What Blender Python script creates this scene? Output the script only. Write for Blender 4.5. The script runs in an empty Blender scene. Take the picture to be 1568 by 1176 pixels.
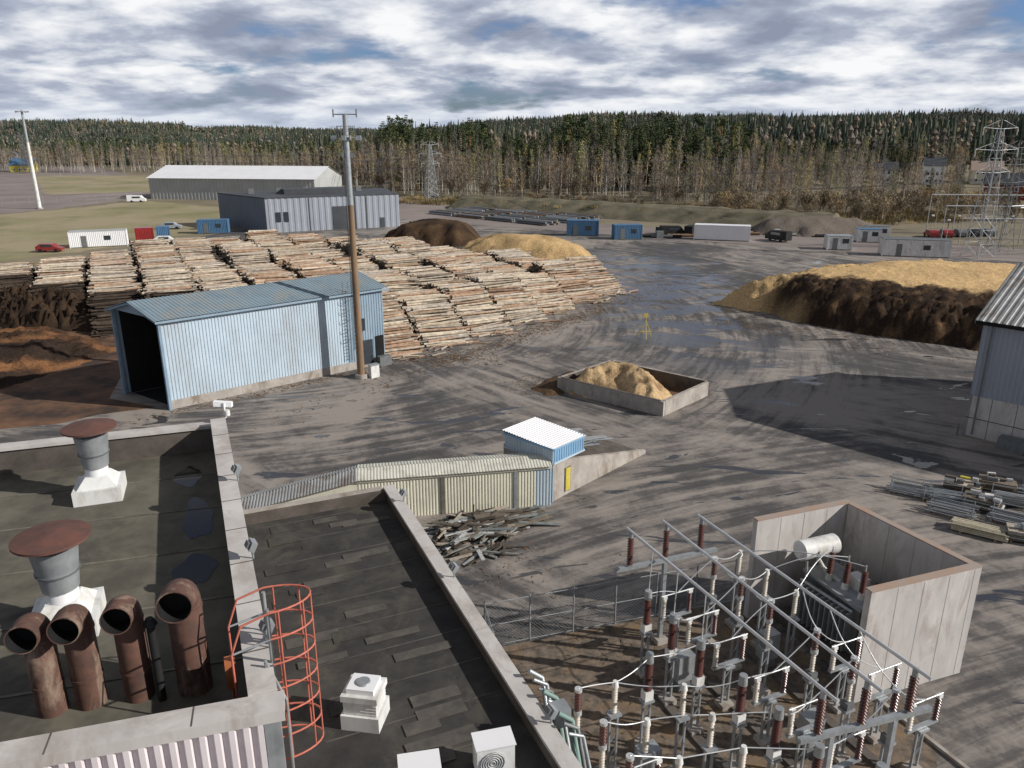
import bpy, math, random
from mathutils import Vector, Matrix, noise
R=random.Random(11)
U=R.uniform
scene=bpy.context.scene
V=Vector

# ---------------------------------------------------------------- materials
def nt(m): return m.node_tree.nodes,m.node_tree.links
def newmat(name):
    m=bpy.data.materials.new(name);m.use_nodes=True
    n,l=nt(m);b=n['Principled BSDF'];return m,n,l,b
def ramp(n,l,src,stops):
    r=n.new('ShaderNodeValToRGB');e=r.color_ramp.elements
    while len(e)<len(stops): e.new(.5)
    for i,(p,c) in enumerate(stops):
        e[i].position=p;e[i].color=(*c,1) if len(c)==3 else c
    l.new(src,r.inputs[0]);return r.outputs[0]
def pos(n,l,scale=(1,1,1),rot=0):
    g=n.new('ShaderNodeNewGeometry');mp=n.new('ShaderNodeMapping')
    mp.inputs['Scale'].default_value=scale;mp.inputs['Rotation'].default_value=(0,0,rot)
    l.new(g.outputs['Position'],mp.inputs['Vector']);return mp.outputs[0]
def noi(n,l,vec,scale,detail=6,rough=.6,dist=0):
    t=n.new('ShaderNodeTexNoise');t.inputs['Scale'].default_value=scale;t.inputs['Detail'].default_value=detail
    t.inputs['Roughness'].default_value=rough;t.inputs['Distortion'].default_value=dist
    if vec: l.new(vec,t.inputs['Vector'])
    return t.outputs['Fac']
def mix(n,l,f,a,b,mode='MIX'):
    m=n.new('ShaderNodeMix');m.data_type='RGBA';m.blend_type=mode
    for s,i in ((f,0),(a,6),(b,7)):
        if hasattr(s,'links'): l.new(s,m.inputs[i])
        elif i==0: m.inputs[0].default_value=s
        else: m.inputs[i].default_value=(*s,1)
    return m.outputs[2]
def math_(n,l,op,a,b=0,clamp=False):
    m=n.new('ShaderNodeMath');m.operation=op;m.use_clamp=clamp
    for s,i in ((a,0),(b,1)):
        if hasattr(s,'links'): l.new(s,m.inputs[i])
        else: m.inputs[i].default_value=s
    return m.outputs[0]
def bump(n,l,b,h,strength=.4,dist=.05):
    k=n.new('ShaderNodeBump');k.inputs['Strength'].default_value=strength;k.inputs['Distance'].default_value=dist
    l.new(h,k.inputs['Height']);l.new(k.outputs[0],b.inputs['Normal'])
def M(name,c1,c2=None,scale=1.5,rough=.7,metal=0,bmp=.2,sc=(1,1,1),lo=.35,hi=.65,dirt=None,dscale=.5,spec=.3,dth=.5):
    m,n,l,b=newmat(name)
    if c2 is None: c2=tuple(x*.75 for x in c1)
    p=pos(n,l,sc);f=noi(n,l,p,scale,5,.65)
    c=ramp(n,l,f,[(lo,c2),(hi,c1)])
    if dirt:
        f2=noi(n,l,pos(n,l,(1,1,.35)),dscale,5,.7,.5)
        k=ramp(n,l,f2,[(dth,(0,0,0)),(dth+.16,(1,1,1))])
        c=mix(n,l,k,c,dirt)
    l.new(c,b.inputs['Base Color']);b.inputs['Roughness'].default_value=rough;b.inputs['Metallic'].default_value=metal
    b.inputs['Specular IOR Level'].default_value=spec
    if bmp: bump(n,l,b,f,bmp,.03)
    return m
def Mattr(name,rough=.85,scale=3,amt=.35,bmp=.3,rand=False,sc=(1,1,1)):
    m,n,l,b=newmat(name)
    a=n.new('ShaderNodeAttribute');a.attribute_name='Col';c=a.outputs['Color']
    if scale:
        f=noi(n,l,pos(n,l,sc),scale,4,.7)
        k=ramp(n,l,f,[(.3,(1-amt,)*3),(.7,(1+amt*.4,)*3)])
        c=mix(n,l,1.0,c,k,'MULTIPLY')
        if bmp: bump(n,l,b,f,bmp,.08)
    if rand:
        o=n.new('ShaderNodeObjectInfo');k2=ramp(n,l,o.outputs['Random'],[(0,(.65,.67,.67)),(.5,(1,1,1)),(1,(1.35,1.22,1.02))])
        c=mix(n,l,1.0,c,k2,'MULTIPLY')
    l.new(c,b.inputs['Base Color']);b.inputs['Roughness'].default_value=rough;b.inputs['Specular IOR Level'].default_value=.1
    return m

m_yard,n,l,b=newmat('yard_asphalt_mat')
P0=pos(n,l)
g=n.new('ShaderNodeNewGeometry');sx=n.new('ShaderNodeSeparateXYZ');l.new(g.outputs['Position'],sx.inputs[0])
def polar(cx_,cy_,fr,fa,dist_=.4):
    dx=math_(n,l,'SUBTRACT',sx.outputs[0],cx_);dy=math_(n,l,'SUBTRACT',sx.outputs[1],cy_)
    d=math_(n,l,'SQRT',math_(n,l,'ADD',math_(n,l,'MULTIPLY',dx,dx),math_(n,l,'MULTIPLY',dy,dy)))
    a=math_(n,l,'ARCTAN2',dy,dx);c=n.new('ShaderNodeCombineXYZ')
    l.new(math_(n,l,'MULTIPLY',d,fr),c.inputs[0]);l.new(math_(n,l,'MULTIPLY',a,fa),c.inputs[1])
    return noi(n,l,c.outputs[0],1.0,4,.68,dist_)
big=noi(n,l,P0,.055,5,.68,1.0)
mid_=noi(n,l,P0,.32,4,.7,.6)
st1=polar(-28,88,1.1,4.5);st2=polar(40,-30,1.1,5.0);st3=polar(90,140,.8,9.0)
yy=math_(n,l,'ADD',math_(n,l,'MULTIPLY',math_(n,l,'SUBTRACT',sx.outputs[1],46),.03),math_(n,l,'MULTIPLY',math_(n,l,'SUBTRACT',sx.outputs[0],10),-.02))
nz=noi(n,l,P0,.07,3,.5)
sel=ramp(n,l,math_(n,l,'ADD',yy,nz),[(.42,(0,0,0)),(.62,(1,1,1))])
st=mix(n,l,sel,st2,st1)
sel2=ramp(n,l,noi(n,l,pos(n,l,(1,1,1),1.0),.05,2,.5),[(.48,(0,0,0)),(.62,(1,1,1))])
st=mix(n,l,sel2,st,st3)
fine=noi(n,l,P0,3.5,5,.75)
f=math_(n,l,'ADD',math_(n,l,'MULTIPLY',big,1.0),math_(n,l,'MULTIPLY',st,.82))
f=math_(n,l,'ADD',f,math_(n,l,'MULTIPLY',mid_,.38))
f=math_(n,l,'ADD',f,math_(n,l,'MULTIPLY',fine,.22))
f=math_(n,l,'SUBTRACT',f,.69)
c=ramp(n,l,f,[(.37,(.064,.060,.058)),(.46,(.105,.095,.088)),(.52,(.178,.157,.14)),(.64,(.275,.24,.208))])
wx=math_(n,l,'DIVIDE',math_(n,l,'SUBTRACT',sx.outputs[0],20),13);wy=math_(n,l,'DIVIDE',math_(n,l,'SUBTRACT',sx.outputs[1],104),40)
wd=math_(n,l,'ADD',math_(n,l,'MULTIPLY',wx,wx),math_(n,l,'MULTIPLY',wy,wy))
wd=math_(n,l,'SUBTRACT',1.4,wd,True)
wn=noi(n,l,pos(n,l,(.14,.3,1),.3),1,5,.6,.8)
wn2=noi(n,l,pos(n,l,(.16,.5,1),-.6),1,4,.6,.8)
wet=math_(n,l,'MULTIPLY',wd,ramp(n,l,wn,[(.44,(0,0,0)),(.52,(1,1,1))]))
pud=ramp(n,l,wn2,[(.615,(0,0,0)),(.635,(1,1,1))])
wetm=math_(n,l,'MAXIMUM',math_(n,l,'MULTIPLY',wet,.9),math_(n,l,'MULTIPLY',pud,.9))
c=mix(n,l,wetm,c,(.045,.047,.052))
l.new(c,b.inputs['Base Color'])
l.new(ramp(n,l,wetm,[(0,(.85,)*3),(.5,(.42,)*3),(.85,(.12,)*3)]),b.inputs['Roughness'])
b.inputs['Specular IOR Level'].default_value=.4
bump(n,l,b,math_(n,l,'MULTIPLY',fine,math_(n,l,'SUBTRACT',1.0,wetm)),.3,.05)

m_soil=M('brown_soil',(.17,.09,.05),(.05,.033,.025),.3,.9,bmp=.8,lo=.38,hi=.62)
m_ground=M('meadow_ground',(.25,.21,.135),(.14,.12,.08),.05,.95,bmp=.2,dirt=(.20,.165,.12),dscale=.03)
m_grass=M('dry_grass_field',(.28,.25,.135),(.185,.175,.085),.06,.95,bmp=.3,dirt=(.32,.265,.17),dscale=.045,dth=.42)
m_lot=M('gravel_lot',(.27,.225,.205),(.19,.16,.145),.06,.9,bmp=.1)
m_water=M('lake_water',(.25,.33,.45),(.2,.28,.4),.01,.2,bmp=0)
m_gravel=M('gravel',(.20,.155,.115),(.075,.062,.05),2.5,.95,bmp=.8,dirt=(.20,.13,.07),dscale=.4)
m_conc=M('concrete',(.42,.385,.345),(.30,.27,.24),1.2,.85,bmp=.2,dirt=(.22,.18,.14),dscale=.8)
m_concp=M('concrete_pale',(.57,.54,.51),(.44,.415,.39),1.0,.85,bmp=.15,dirt=(.38,.34,.31),dscale=1.0,sc=(1,1,.3))
m_rustcap=M('rust_stained_edge',(.36,.24,.17),(.32,.28,.25),1.2,.8)
m_dirty=M('dark_concrete',(.13,.11,.095),(.07,.06,.05),1.3,.9)
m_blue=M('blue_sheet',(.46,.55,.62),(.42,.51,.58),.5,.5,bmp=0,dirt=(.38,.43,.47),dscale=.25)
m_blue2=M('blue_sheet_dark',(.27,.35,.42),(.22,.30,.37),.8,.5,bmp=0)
m_bluehut=M('hut_blue_sheet',(.20,.36,.52),(.17,.31,.46),.8,.5,bmp=0)
m_blueroof=M('blue_roof',(.22,.285,.325),(.175,.23,.265),.6,.5,bmp=0,dirt=(.25,.27,.265),dscale=.5)
m_bluetrim=M('blue_trim',(.24,.34,.43),None,1,.5,bmp=0)
m_white=M('white_paint',(.74,.74,.72),(.62,.62,.60),1,.5,bmp=0,dirt=(.45,.43,.38),dscale=1.2)
m_whitec=M('white_clean',(.80,.80,.80),(.74,.74,.75),.3,.5,bmp=0)
m_lilac=M('lilac_sheet',(.70,.64,.65),(.60,.54,.55),.8,.5,bmp=0)
m_cream=M('cream_sheet',(.68,.66,.53),(.58,.56,.45),.6,.55,bmp=0,dirt=(.44,.42,.35),dscale=.5,dth=.54)
m_creamroof=M('cream_roof_sheet',(.60,.59,.50),(.50,.49,.42),.6,.5,bmp=0,dirt=(.36,.34,.29),dscale=.9)
m_greyroof=M('grey_roof_sheet',(.38,.38,.37),(.28,.28,.27),.7,.5,metal=.1,bmp=0,dirt=(.2,.17,.14),dscale=.7)
m_greywall=M('grey_wall',(.32,.345,.385),(.285,.31,.345),.3,.6,bmp=0)
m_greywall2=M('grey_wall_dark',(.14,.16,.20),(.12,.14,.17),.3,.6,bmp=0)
m_hallwall=M('hall_wall',(.42,.43,.42),(.36,.37,.36),.2,.6,bmp=0)
m_darkroof=M('dark_roof',(.07,.075,.085),(.05,.055,.06),.3,.6,bmp=0)
m_dark=M('dark_void',(.012,.012,.013),(.008,.008,.008),1,.9,bmp=0)
m_glass=M('window_glass',(.04,.05,.06),None,1,.15,bmp=0,spec=.6)
m_steel=M('galvanised_steel',(.42,.44,.45),(.30,.32,.33),3,.45,metal=.45,bmp=0)
m_steeld=M('grey_steel',(.20,.21,.21),(.14,.15,.15),3,.55,metal=.3,bmp=0)
m_alu=M('aluminium_tube',(.66,.67,.67),(.55,.56,.56),2,.35,metal=.4,bmp=0)
m_rust=M('rusted_steel',(.14,.07,.05),(.075,.045,.036),3.5,.75,bmp=.25,dirt=(.27,.20,.15),dscale=2.5,dth=.52)
m_rust2=M('rust_cap_metal',(.15,.068,.05),(.10,.055,.045),4,.7,bmp=.2)
m_polerust=M('weathered_pole',(.26,.17,.10),(.15,.10,.065),1.5,.8,sc=(1,1,.2))
m_porc=M('brown_porcelain',(.085,.03,.022),(.06,.022,.017),2,.25,bmp=0,spec=.6)
m_cporc=M('cream_porcelain',(.52,.47,.40),None,2,.4,bmp=0)
m_redp=M('red_paint',(.55,.16,.11),(.42,.13,.09),3,.5,bmp=0)
m_yel=M('yellow_paint',(.60,.50,.08),None,3,.5,bmp=0)
m_green=M('pale_green',(.20,.30,.26),(.15,.22,.2),1,.6,bmp=0)
m_bluec=M('blue_container_paint',(.08,.17,.29),(.06,.14,.24),1,.5,bmp=0)
m_redc=M('red_car_paint',(.30,.03,.03),None,1,.3,bmp=0,spec=.6)
m_blk=M('black_rubber',(.02,.02,.02),None,1,.7,bmp=0)
m_orange=M('orange_paint',(.50,.17,.07),None,3,.5,bmp=0)
m_brick=M('red_wood',(.24,.07,.045),None,1,.8,bmp=0)
m_tar=M('roofing_felt_olive',(.155,.142,.108),(.085,.078,.062),1.1,.85,bmp=.35,dirt=(.05,.046,.04),dscale=.4,dth=.52)
m_tar2=M('roofing_felt_dark',(.055,.051,.047),(.032,.030,.029),1.6,.85,bmp=.4,dirt=(.078,.072,.058),dscale=.9,dth=.5)
m_patch=M('roofing_patch',(.11,.099,.083),(.062,.057,.052),2.5,.9,bmp=.4)
m_seam=M('felt_seam',(.20,.18,.145),(.10,.09,.075),2.5,.9,bmp=0)
m_wet=M('rain_puddle',(.03,.03,.03),(.025,.025,.026),1,.08,bmp=0,spec=.5)
m_plank=Mattr('plank_mat',.85,4,.3)
m_log=Mattr('log_mat',.9,1.8,.5,.3)
m_chip=Mattr('chip_mat',.95,4,.5,1.0)
m_leaf=Mattr('foliage_mat',.9,0,0,0,rand=True)
m_far=Mattr('far_forest_mat',.95,0,0,0,rand=True)
m_litter=Mattr('litter_mat',.95,0,0,0)
m_berm=M('berm_soil',(.16,.145,.09),(.085,.078,.052),.25,.95,bmp=.9,dirt=(.19,.155,.11),dscale=.25)

# ---------------------------------------------------------------- mesh builder
class MB:
    def __init__(s): s.v=[];s.f=[];s.m=[];s.c=[];s.s=[];s.mats=[]
    def add(s,vs,fs,m,col=(1,1,1),sm=False):
        if m not in s.mats: s.mats.append(m)
        i=s.mats.index(m);o=len(s.v);s.v.extend(vs)
        for f in fs: s.f.append(tuple(k+o for k in f));s.m.append(i);s.c.append(col);s.s.append(sm)
    def quad(s,a,b,c,d,m,col=(1,1,1)): s.add([tuple(a),tuple(b),tuple(c),tuple(d)],[(0,1,2,3)],m,col)
    def obox(s,o,x,y,z,m,col=(1,1,1)):
        o,x,y,z=V(o),V(x),V(y),V(z)
        p=[o,o+x,o+x+y,o+y,o+z,o+x+z,o+x+y+z,o+y+z]
        s.add([tuple(q) for q in p],[(0,3,2,1),(4,5,6,7),(0,1,5,4),(1,2,6,5),(2,3,7,6),(3,0,4,7)],m,col)
    def box(s,c,size,m,rot=0,col=(1,1,1)):
        ca,sa=math.cos(rot),math.sin(rot);sx,sy,sz=size
        x=V((ca,sa,0))*sx;y=V((-sa,ca,0))*sy
        s.obox(V(c)-x/2-y/2,x,y,(0,0,sz),m,col)
    def cyl(s,p0,p1,r0,r1,m,n=10,cap=True,col=(1,1,1),sm=True):
        p0,p1=V(p0),V(p1);d=(p1-p0);
        if d.length<1e-6: return
        d.normalize();a=d.orthogonal().normalized();b=d.cross(a)
        vs=[]
        for p,r in ((p0,r0),(p1,r1)):
            for i in range(n):
                t=2*math.pi*i/n;vs.append(tuple(p+(a*math.cos(t)+b*math.sin(t))*r))
        s.add(vs,[(i,(i+1)%n,n+(i+1)%n,n+i) for i in range(n)],m,col,sm)
        if cap: s.add(vs,[tuple(range(n))[::-1],tuple(range(n,2*n))],m,col)
    def tube(s,pts,r,m,n=8):
        for a,b in zip(pts[:-1],pts[1:]): s.cyl(a,b,r,r,m,n)
    def prism(s,poly,z0,z1,m,mt=None,top=True):
        n=len(poly);vs=[(p[0],p[1],z0) for p in poly]+[(p[0],p[1],z1) for p in poly]
        s.add(vs,[(i,(i+1)%n,n+(i+1)%n,n+i) for i in range(n)],m)
        if top: s.add(vs[n:],[tuple(range(n))],mt or m)
    def corr(s,a,b,d,m,pitch=.3,depth=.04):
        a,b,d=V(a),V(b),V(d);ab=b-a;ad=d-a;nn=ab.cross(ad).normalized()
        k=max(1,int(ab.length/pitch));vs=[]
        prof=[(0,0),(.38,0),(.5,1),(.88,1)]
        ts=[((i+p)/k,h) for i in range(k) for p,h in prof]+[(1,0)]
        for t,h in ts:
            p=a+ab*t+nn*depth*h;vs.append(tuple(p));vs.append(tuple(p+ad))
        s.add(vs,[(2*i,2*i+2,2*i+3,2*i+1) for i in range(len(ts)-1)],m)
    def sheds(s,x,y,z0,h,r,m,n=None,core=.5):
        s.cyl((x,y,z0),(x,y,z0+h),r*core,r*core,m,8)
        n=n or max(4,int(h/.10))
        for i in range(n):
            z=z0+h*(i+.5)/n;s.cyl((x,y,z-.015),(x,y,z+.035),r,r*core,m,10,True)
    def build(s,name,parent=None,point=False):
        me=bpy.data.meshes.new(name);me.from_pydata([tuple(v) for v in s.v],[],s.f)
        for m in s.mats: me.materials.append(m)
        me.polygons.foreach_set('material_index',s.m);me.polygons.foreach_set('use_smooth',s.s)
        at=me.attributes.new('Col','FLOAT_COLOR','FACE')
        fl=[];[fl.extend((c[0],c[1],c[2],1)) for c in s.c];at.data.foreach_set('color',fl)
        me.update()
        o=bpy.data.objects.new(name,me);scene.collection.objects.link(o)
        if parent: o.parent=parent
        return o
def empty(name):
    e=bpy.data.objects.new(name,None);scene.collection.objects.link(e);return e
def ss(a,b,x):
    t=max(0,min(1,(x-a)/(b-a)));return t*t*(3-2*t)
def lerp(a,b,t): return a+(b-a)*t
def interp(x,T):
    if x<=T[0][0]: return T[0][1]
    for (a,p),(b_,q) in zip(T[:-1],T[1:]):
        if x<=b_: return p+(q-p)*(x-a)/(b_-a)
    return T[-1][1]

# ---------------------------------------------------------------- terrain
EDGE=[(-500,520),(-300,440),(-228,425),(-169,425),(-69,332),(-35,262),(23,240),(57,222),(83,206),(116,216),(150,238),(200,250),(400,300)]
def hgt(x,y):
    e=interp(x,EDGE);d=y-e
    if d<=0: return 0.0
    near=8.5*ss(0,150,d)*ss(-130,-50,x)*(0.8+.5*noise.noise(V((x*.012,y*.012,0))))
    right=9*ss(260,600,y)*ss(60,170,x)
    if x<-330: far=ss(1150,1900,y)
    else: far=ss(700,1750,y)
    far*=29*(0.98+.95*noise.noise(V((x*.0016,y*.0007,3))))
    return near+right+far
xs=[];x=-3200
while x<3200:
    xs.append(x);x+=12 if abs(x)<260 else 40 if abs(x)<900 else 120
ys=[];y=-200
while y<4200:
    ys.append(y);y+=60 if y<160 else 10 if y<440 else 30 if y<900 else 90
mb=MB();vs=[(x,y,hgt(x,y)) for y in ys for x in xs];W=len(xs)
fs=[(j*W+i,j*W+i+1,(j+1)*W+i+1,(j+1)*W+i) for j in range(len(ys)-1) for i in range(W-1)]
mb.add(vs,fs,m_ground,sm=True);mb.build('ground')

def sheet(name,poly,z,mat,wob=1.0,seg=3.0):
    pts=[]
    n=len(poly)
    for i in range(n):
        a=V((*poly[i],0));b_=V((*poly[(i+1)%n],0));k=max(1,int((b_-a).length/seg))
        for j in range(k):
            p=a.lerp(b_,j/k)
            if wob: p+=V((noise.noise(V((p.x*.3,p.y*.3,1))),noise.noise(V((p.x*.3,p.y*.3,9))),0))*wob
            pts.append((p.x,p.y,z))
    mb=MB();mb.add(pts,[tuple(range(len(pts)))],mat);return mb.build(name)
sheet('asphalt_yard',[(-80,-20),(70,-20),(110,60),(95,128),(62,150),(30,158),(12,185),(-20,235),(-42,235),(-60,200),(-60,168),(-75,125),(-80,90)],.004,m_yard,2)
sheet('soil_patch',[(-75,45),(-33,52),(-28,56),(-33,62),(-38,78),(-50,86),(-75,88)],.010,m_soil,2.5)
sheet('grass_field',[(-88,122),(-76,140),(-66,166),(-70,200),(-83,224),(-116,248),(-125,220),(-133,200),(-260,190),(-260,100),(-110,100)],.010,m_grass,3)
sheet('gravel_parking_lot',[(-134,202),(-420,200),(-520,560),(-300,560),(-190,400),(-122,267),(-126,225)],.006,m_lot,3)
sheet('grass_verge',[(-240,400),(-178,400),(-126,290),(-160,272)],.012,m_grass,4)
sheet('gravel_track',[(-38,200),(-60,270),(-30,262),(-14,222),(5,190),(60,160),(95,140),(130,150),(135,130),(95,120),(40,150)],.008,m_lot,2)
sheet('grass_strip',[(-60,285),(-35,258),(20,238),(57,220),(83,200),(60,178),(-10,228)],.014,m_grass,2)
sheet('substation_gravel',[(-.6,26.6),(10.2,29.9),(12.6,23.9),(14.6,24.4),(14.6,21.5),(13.4,19),(12,13),(2,13),(1.2,21)],.012,m_gravel,.3,1)
sheet('lake_water',[(-1500,650),(-440,650),(-420,760),(-520,1050),(-1800,1080)],.05,m_water,15,30)

# ---------------------------------------------------------------- piles
def pile(name,poly,H,slope,colf,step=.5,amp=.35,seed=0,spike=.35):
    X0=min(p[0] for p in poly)-1;X1=max(p[0] for p in poly)+1;Y0=min(p[1] for p in poly)-1;Y1=max(p[1] for p in poly)+1
    nx=int((X1-X0)/step)+1;ny=int((Y1-Y0)/step)+1
    vs=[];cs=[];ins=[]
    n=len(poly)
    for j in range(ny):
        for i in range(nx):
            x=X0+i*step;y=Y0+j*step
            wx=x+noise.noise(V((x*.25,y*.25,seed)))*1.4+noise.noise(V((x*1.1,y*1.1,seed)))*.4;wy=y+noise.noise(V((x*.25,y*.25,seed+7)))*1.4+noise.noise(V((x*1.1,y*1.1,seed+3)))*.4
            inside=False;dm=1e9
            for k in range(n):
                x1,y1=poly[k];x2,y2=poly[(k+1)%n]
                if (y1>wy)!=(y2>wy) and wx<(x2-x1)*(wy-y1)/(y2-y1)+x1: inside=not inside
                L=(x2-x1)**2+(y2-y1)**2;t=max(0,min(1,((wx-x1)*(x2-x1)+(wy-y1)*(y2-y1))/L))
                dm=min(dm,math.hypot(wx-x1-t*(x2-x1),wy-y1-t*(y2-y1)))
            if inside:
                z=H*(1-math.exp(-dm*slope/H*1.3))
                z+=min(1,dm)*amp*lerp(1,.35,ss(4,8,dm))*(.8*noise.noise(V((x*.3,y*.3,seed)))+.5*noise.noise(V((x*1.1,y*1.1,seed)))+spike*noise.noise(V((x*2.7,y*2.7,seed))))
                z=max(z,.02)
            else: z=-.08
            vs.append((x,y,z));ins.append(inside);cs.append(colf(x,y,z,dm))
    fs=[]
    for j in range(ny-1):
        for i in range(nx-1):
            q=(j*nx+i,j*nx+i+1,(j+1)*nx+i+1,(j+1)*nx+i)
            if any(ins[k] for k in q): fs.append(q)
    me=bpy.data.meshes.new(name);me.from_pydata(vs,[],fs);me.materials.append(m_chip)
    at=me.attributes.new('Col','FLOAT_COLOR','POINT')
    fl=[];[fl.extend((*c,1)) for c in cs];at.data.foreach_set('color',fl)
    me.polygons.foreach_set('use_smooth',[True]*len(fs));me.update()
    o=bpy.data.objects.new(name,me);scene.collection.objects.link(o);return o
OR=V((.66,.45,.22));DK=V((.04,.026,.018));BR=V((.19,.115,.06))
def cf_big(x,y,z,d):
    front=(x-24)*.62+(y-93)*.78
    k=ss(4.0,5.2,front+1.3*noise.noise(V((x*.5,y*.5,2)))+.9*noise.noise(V((x*1.7,y*1.7,2))))
    k=max(k,1-ss(28,33,x+2*noise.noise(V((x*.3,y*.3,5)))))
    nn=noise.noise(V((x*.15,y*.15,4)))
    a=OR*(1+.18*nn);bb=DK.lerp(BR,max(0,min(1,noise.noise(V((x*.9,y*.9,6)))*1.1+noise.noise(V((x*2.3,y*2.3,6)))*.7)))
    return tuple(bb.lerp(a,k))
pile('woodchip_pile',[(24.5,93),(29,89.5),(31,85),(36,79.5),(41,75.7),(45,72.5),(50,69),(62,72),(78,84),(76,98),(60,106),(46,106),(34,98.5)],4.7,1.35,cf_big,.34,.55,3,.7)
pile('woodchip_pile',[(-9,133),(-2,128),(6,126),(12.5,126),(14,132),(10,141),(0,144),(-9,141)],3.9,.8,lambda x,y,z,d:tuple(OR*(.85+.35*noise.noise(V((x*.2,y*.2,1))))),.5,.4,5)
pile('bark_pile',[(-26,150),(-20,146),(-10,144),(-5,147),(-6,158),(-14,164),(-24,160)],4.6,.9,lambda x,y,z,d:tuple(DK.lerp(BR,.2+.5*noise.noise(V((x*.4,y*.4,1))))),.5,.6,6)
pile('bark_pile',[(84,96),(92,90),(110,92),(112,104),(96,110),(86,106)],3.2,.8,lambda x,y,z,d:tuple(DK.lerp(BR,.35)),.8,.5,8)
pile('bark_pile',[(72,104),(80,100),(92,104),(90,114),(76,114)],2.6,.8,lambda x,y,z,d:tuple(DK.lerp(BR,.35)),.8,.5,2)
pile('soil_mound',[(50,163),(60,158),(76,160),(80,168),(66,176),(52,172)],4,.7,lambda x,y,z,d:(.18,.15,.125),.8,.5,9)
pile('soil_bank',[(-70,62),(-55,56),(-42,60),(-38,72),(-48,80),(-66,84)],.9,.25,lambda x,y,z,d:tuple(V((.045,.03,.022)).lerp(V((.25,.12,.055)),ss(-.1,.45,noise.noise(V((x*.12,y*.25,1)))+.3*noise.noise(V((x*.6,y*.9,1)))))),.4,.8,12,.6)
pile('bark_heap',[(-62,84),(-52,80),(-45,79),(-42,84),(-50,90),(-62,95)],3.4,.9,lambda x,y,z,d:tuple(DK.lerp(BR,max(0,.05+.4*noise.noise(V((x*.9,y*.9,1)))))),.3,1.2,14,1.1)
mb=MB();prev=None
for i in range(100):
    t=i/99;cx_=lerp(-14,72,t);cy_=lerp(228,172,t);row=[]
    for j,(o,z) in enumerate([(-9,0),(-6,1.4),(-3,2.7),(0,3.2),(3,3.1),(7,1.5),(11,0)]):
        w=noise.noise(V((cx_*.3,o*.3,0)))*.7
        row.append((cx_+.55*(o+w),cy_+.84*(o+w),max(0,z+w*.7*(z>0)) if 0<i<99 else 0))
    if prev: 
        for j in range(6): mb.add([prev[j],row[j],row[j+1],prev[j+1]],[(0,1,2,3)],m_berm,sm=True)
    prev=row
mb.build('earth_embankment')

# ---------------------------------------------------------------- log stacks (round timber in long windrows)
A_=V((-.456,.89,0));B_=V((.89,.456,0))
rows=[(-18,112,122),(-12.4,104,122),(-6.6,96,130),(-.8,88,134),(5.0,84,138),(10.8,81,142),(16.6,77,143),(22.4,67,142),(28.2,68.5,138),(34.0,71.0,133),(39.8,74.0,129),(45.6,77,119),(51.4,80,108),(57.0,83,95)]
mb=MB();NL=7
ring=[(math.cos(2*math.pi*i/NL),math.sin(2*math.pi*i/NL)) for i in range(NL)]
lf=[(i,(i+1)%NL,NL+(i+1)%NL,NL+i) for i in range(NL)]
caps=[tuple(range(NL))[::-1],tuple(range(NL,2*NL))]
PAL=[V((.52,.43,.32)),V((.62,.53,.41)),V((.46,.31,.21)),V((.38,.25,.17)),V((.48,.42,.35)),V((.25,.20,.16))]
for ri,(s0,r0,r1) in enumerate(rows):
    H0=3.75+.45*math.sin(ri*2.1)
    breaks=[];rr=r0+U(8,16)
    while rr<r1-6: breaks.append(rr);rr+=U(10,20)
    off=[U(-.6,.5) for _ in range(12)];lat=[U(-.15,.15) for _ in range(12)];yaw=[U(-.05,.05) for _ in range(12)]
    r=r0
    while r<r1:
        seg=sum(1 for b_ in breaks if b_<r)
        dd=min([abs(b_-r) for b_ in breaks]+[9])
        h=H0+off[seg]*min(1,dd/2.5)+.75*noise.noise(V((r*.16,ri*.6,0)))+.25*noise.noise(V((r*.9,ri,4)))
        h=min(h,.3+(r-r0)*.48+.3*noise.noise(V((r,ri,2))),.6+(r1-r)*.7)
        h=min(h,2.0+dd*.75)
        tone=noise.noise(V((r*.08,ri*.5,5)))+.35*noise.noise(V((r*.5,ri*2,5)))
        z=.1
        while z<h:
            rad=U(.085,.16);ln=5.1*U(.9,1.05);top=z>h-.42
            ctr=A_*(r+U(-.15,.15))+B_*(s0+R.gauss(0,.15)+lat[seg])
            tilt=yaw[seg]+R.gauss(0,.015);tz=U(-.015,.015)
            if top: tilt=yaw[seg]+R.gauss(0,.055);tz=U(-.04,.04)
            if z>h-.21: ln*=U(.75,1.05);tilt+=R.gauss(0,.06)
            if dd<1.0 and top: tilt+=U(-.4,.4);tz+=U(-.08,.08)
            d=(B_+A_*tilt+V((0,0,tz))).normalized()
            zz=z+U(-.06,.06);p0=ctr-d*ln/2;p0.z+=zz;p1=ctr+d*ln/2;p1.z+=zz
            p0.z=max(p0.z,.1);p1.z=max(p1.z,.1)
            ra=rad*U(.7,1)
            vs=[tuple(p0+(A_*u+V((0,0,w)))*rad) for u,w in ring]+[tuple(p1+(A_*u+V((0,0,w)))*ra) for u,w in ring]
            if tone>.05: col=PAL[R.choice([2,2,3,0,4,1])]
            elif tone<-.25: col=PAL[R.choice([0,4,1,5,3])]
            else: col=PAL[R.choice([0,1,1,4,4,2])]
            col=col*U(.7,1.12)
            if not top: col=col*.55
            painted_shade=s0<8 and (r<r0+7 or (s0<0 and not top))  # left rows: shade painted into near ends and lower layers
            if painted_shade: col=V((.06,.045,.035))*U(.5,1.6)
            cc_=V((.10,.075,.055))*U(.4,1.1) if (s0<2) else V((.34,.26,.17))*U(.2,1)  # cut ends of the left rows carry painted shade too
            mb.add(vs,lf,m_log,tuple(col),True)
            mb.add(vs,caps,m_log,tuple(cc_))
            z+=.215
        r+=.225
mb.build('log_stacks')

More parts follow.
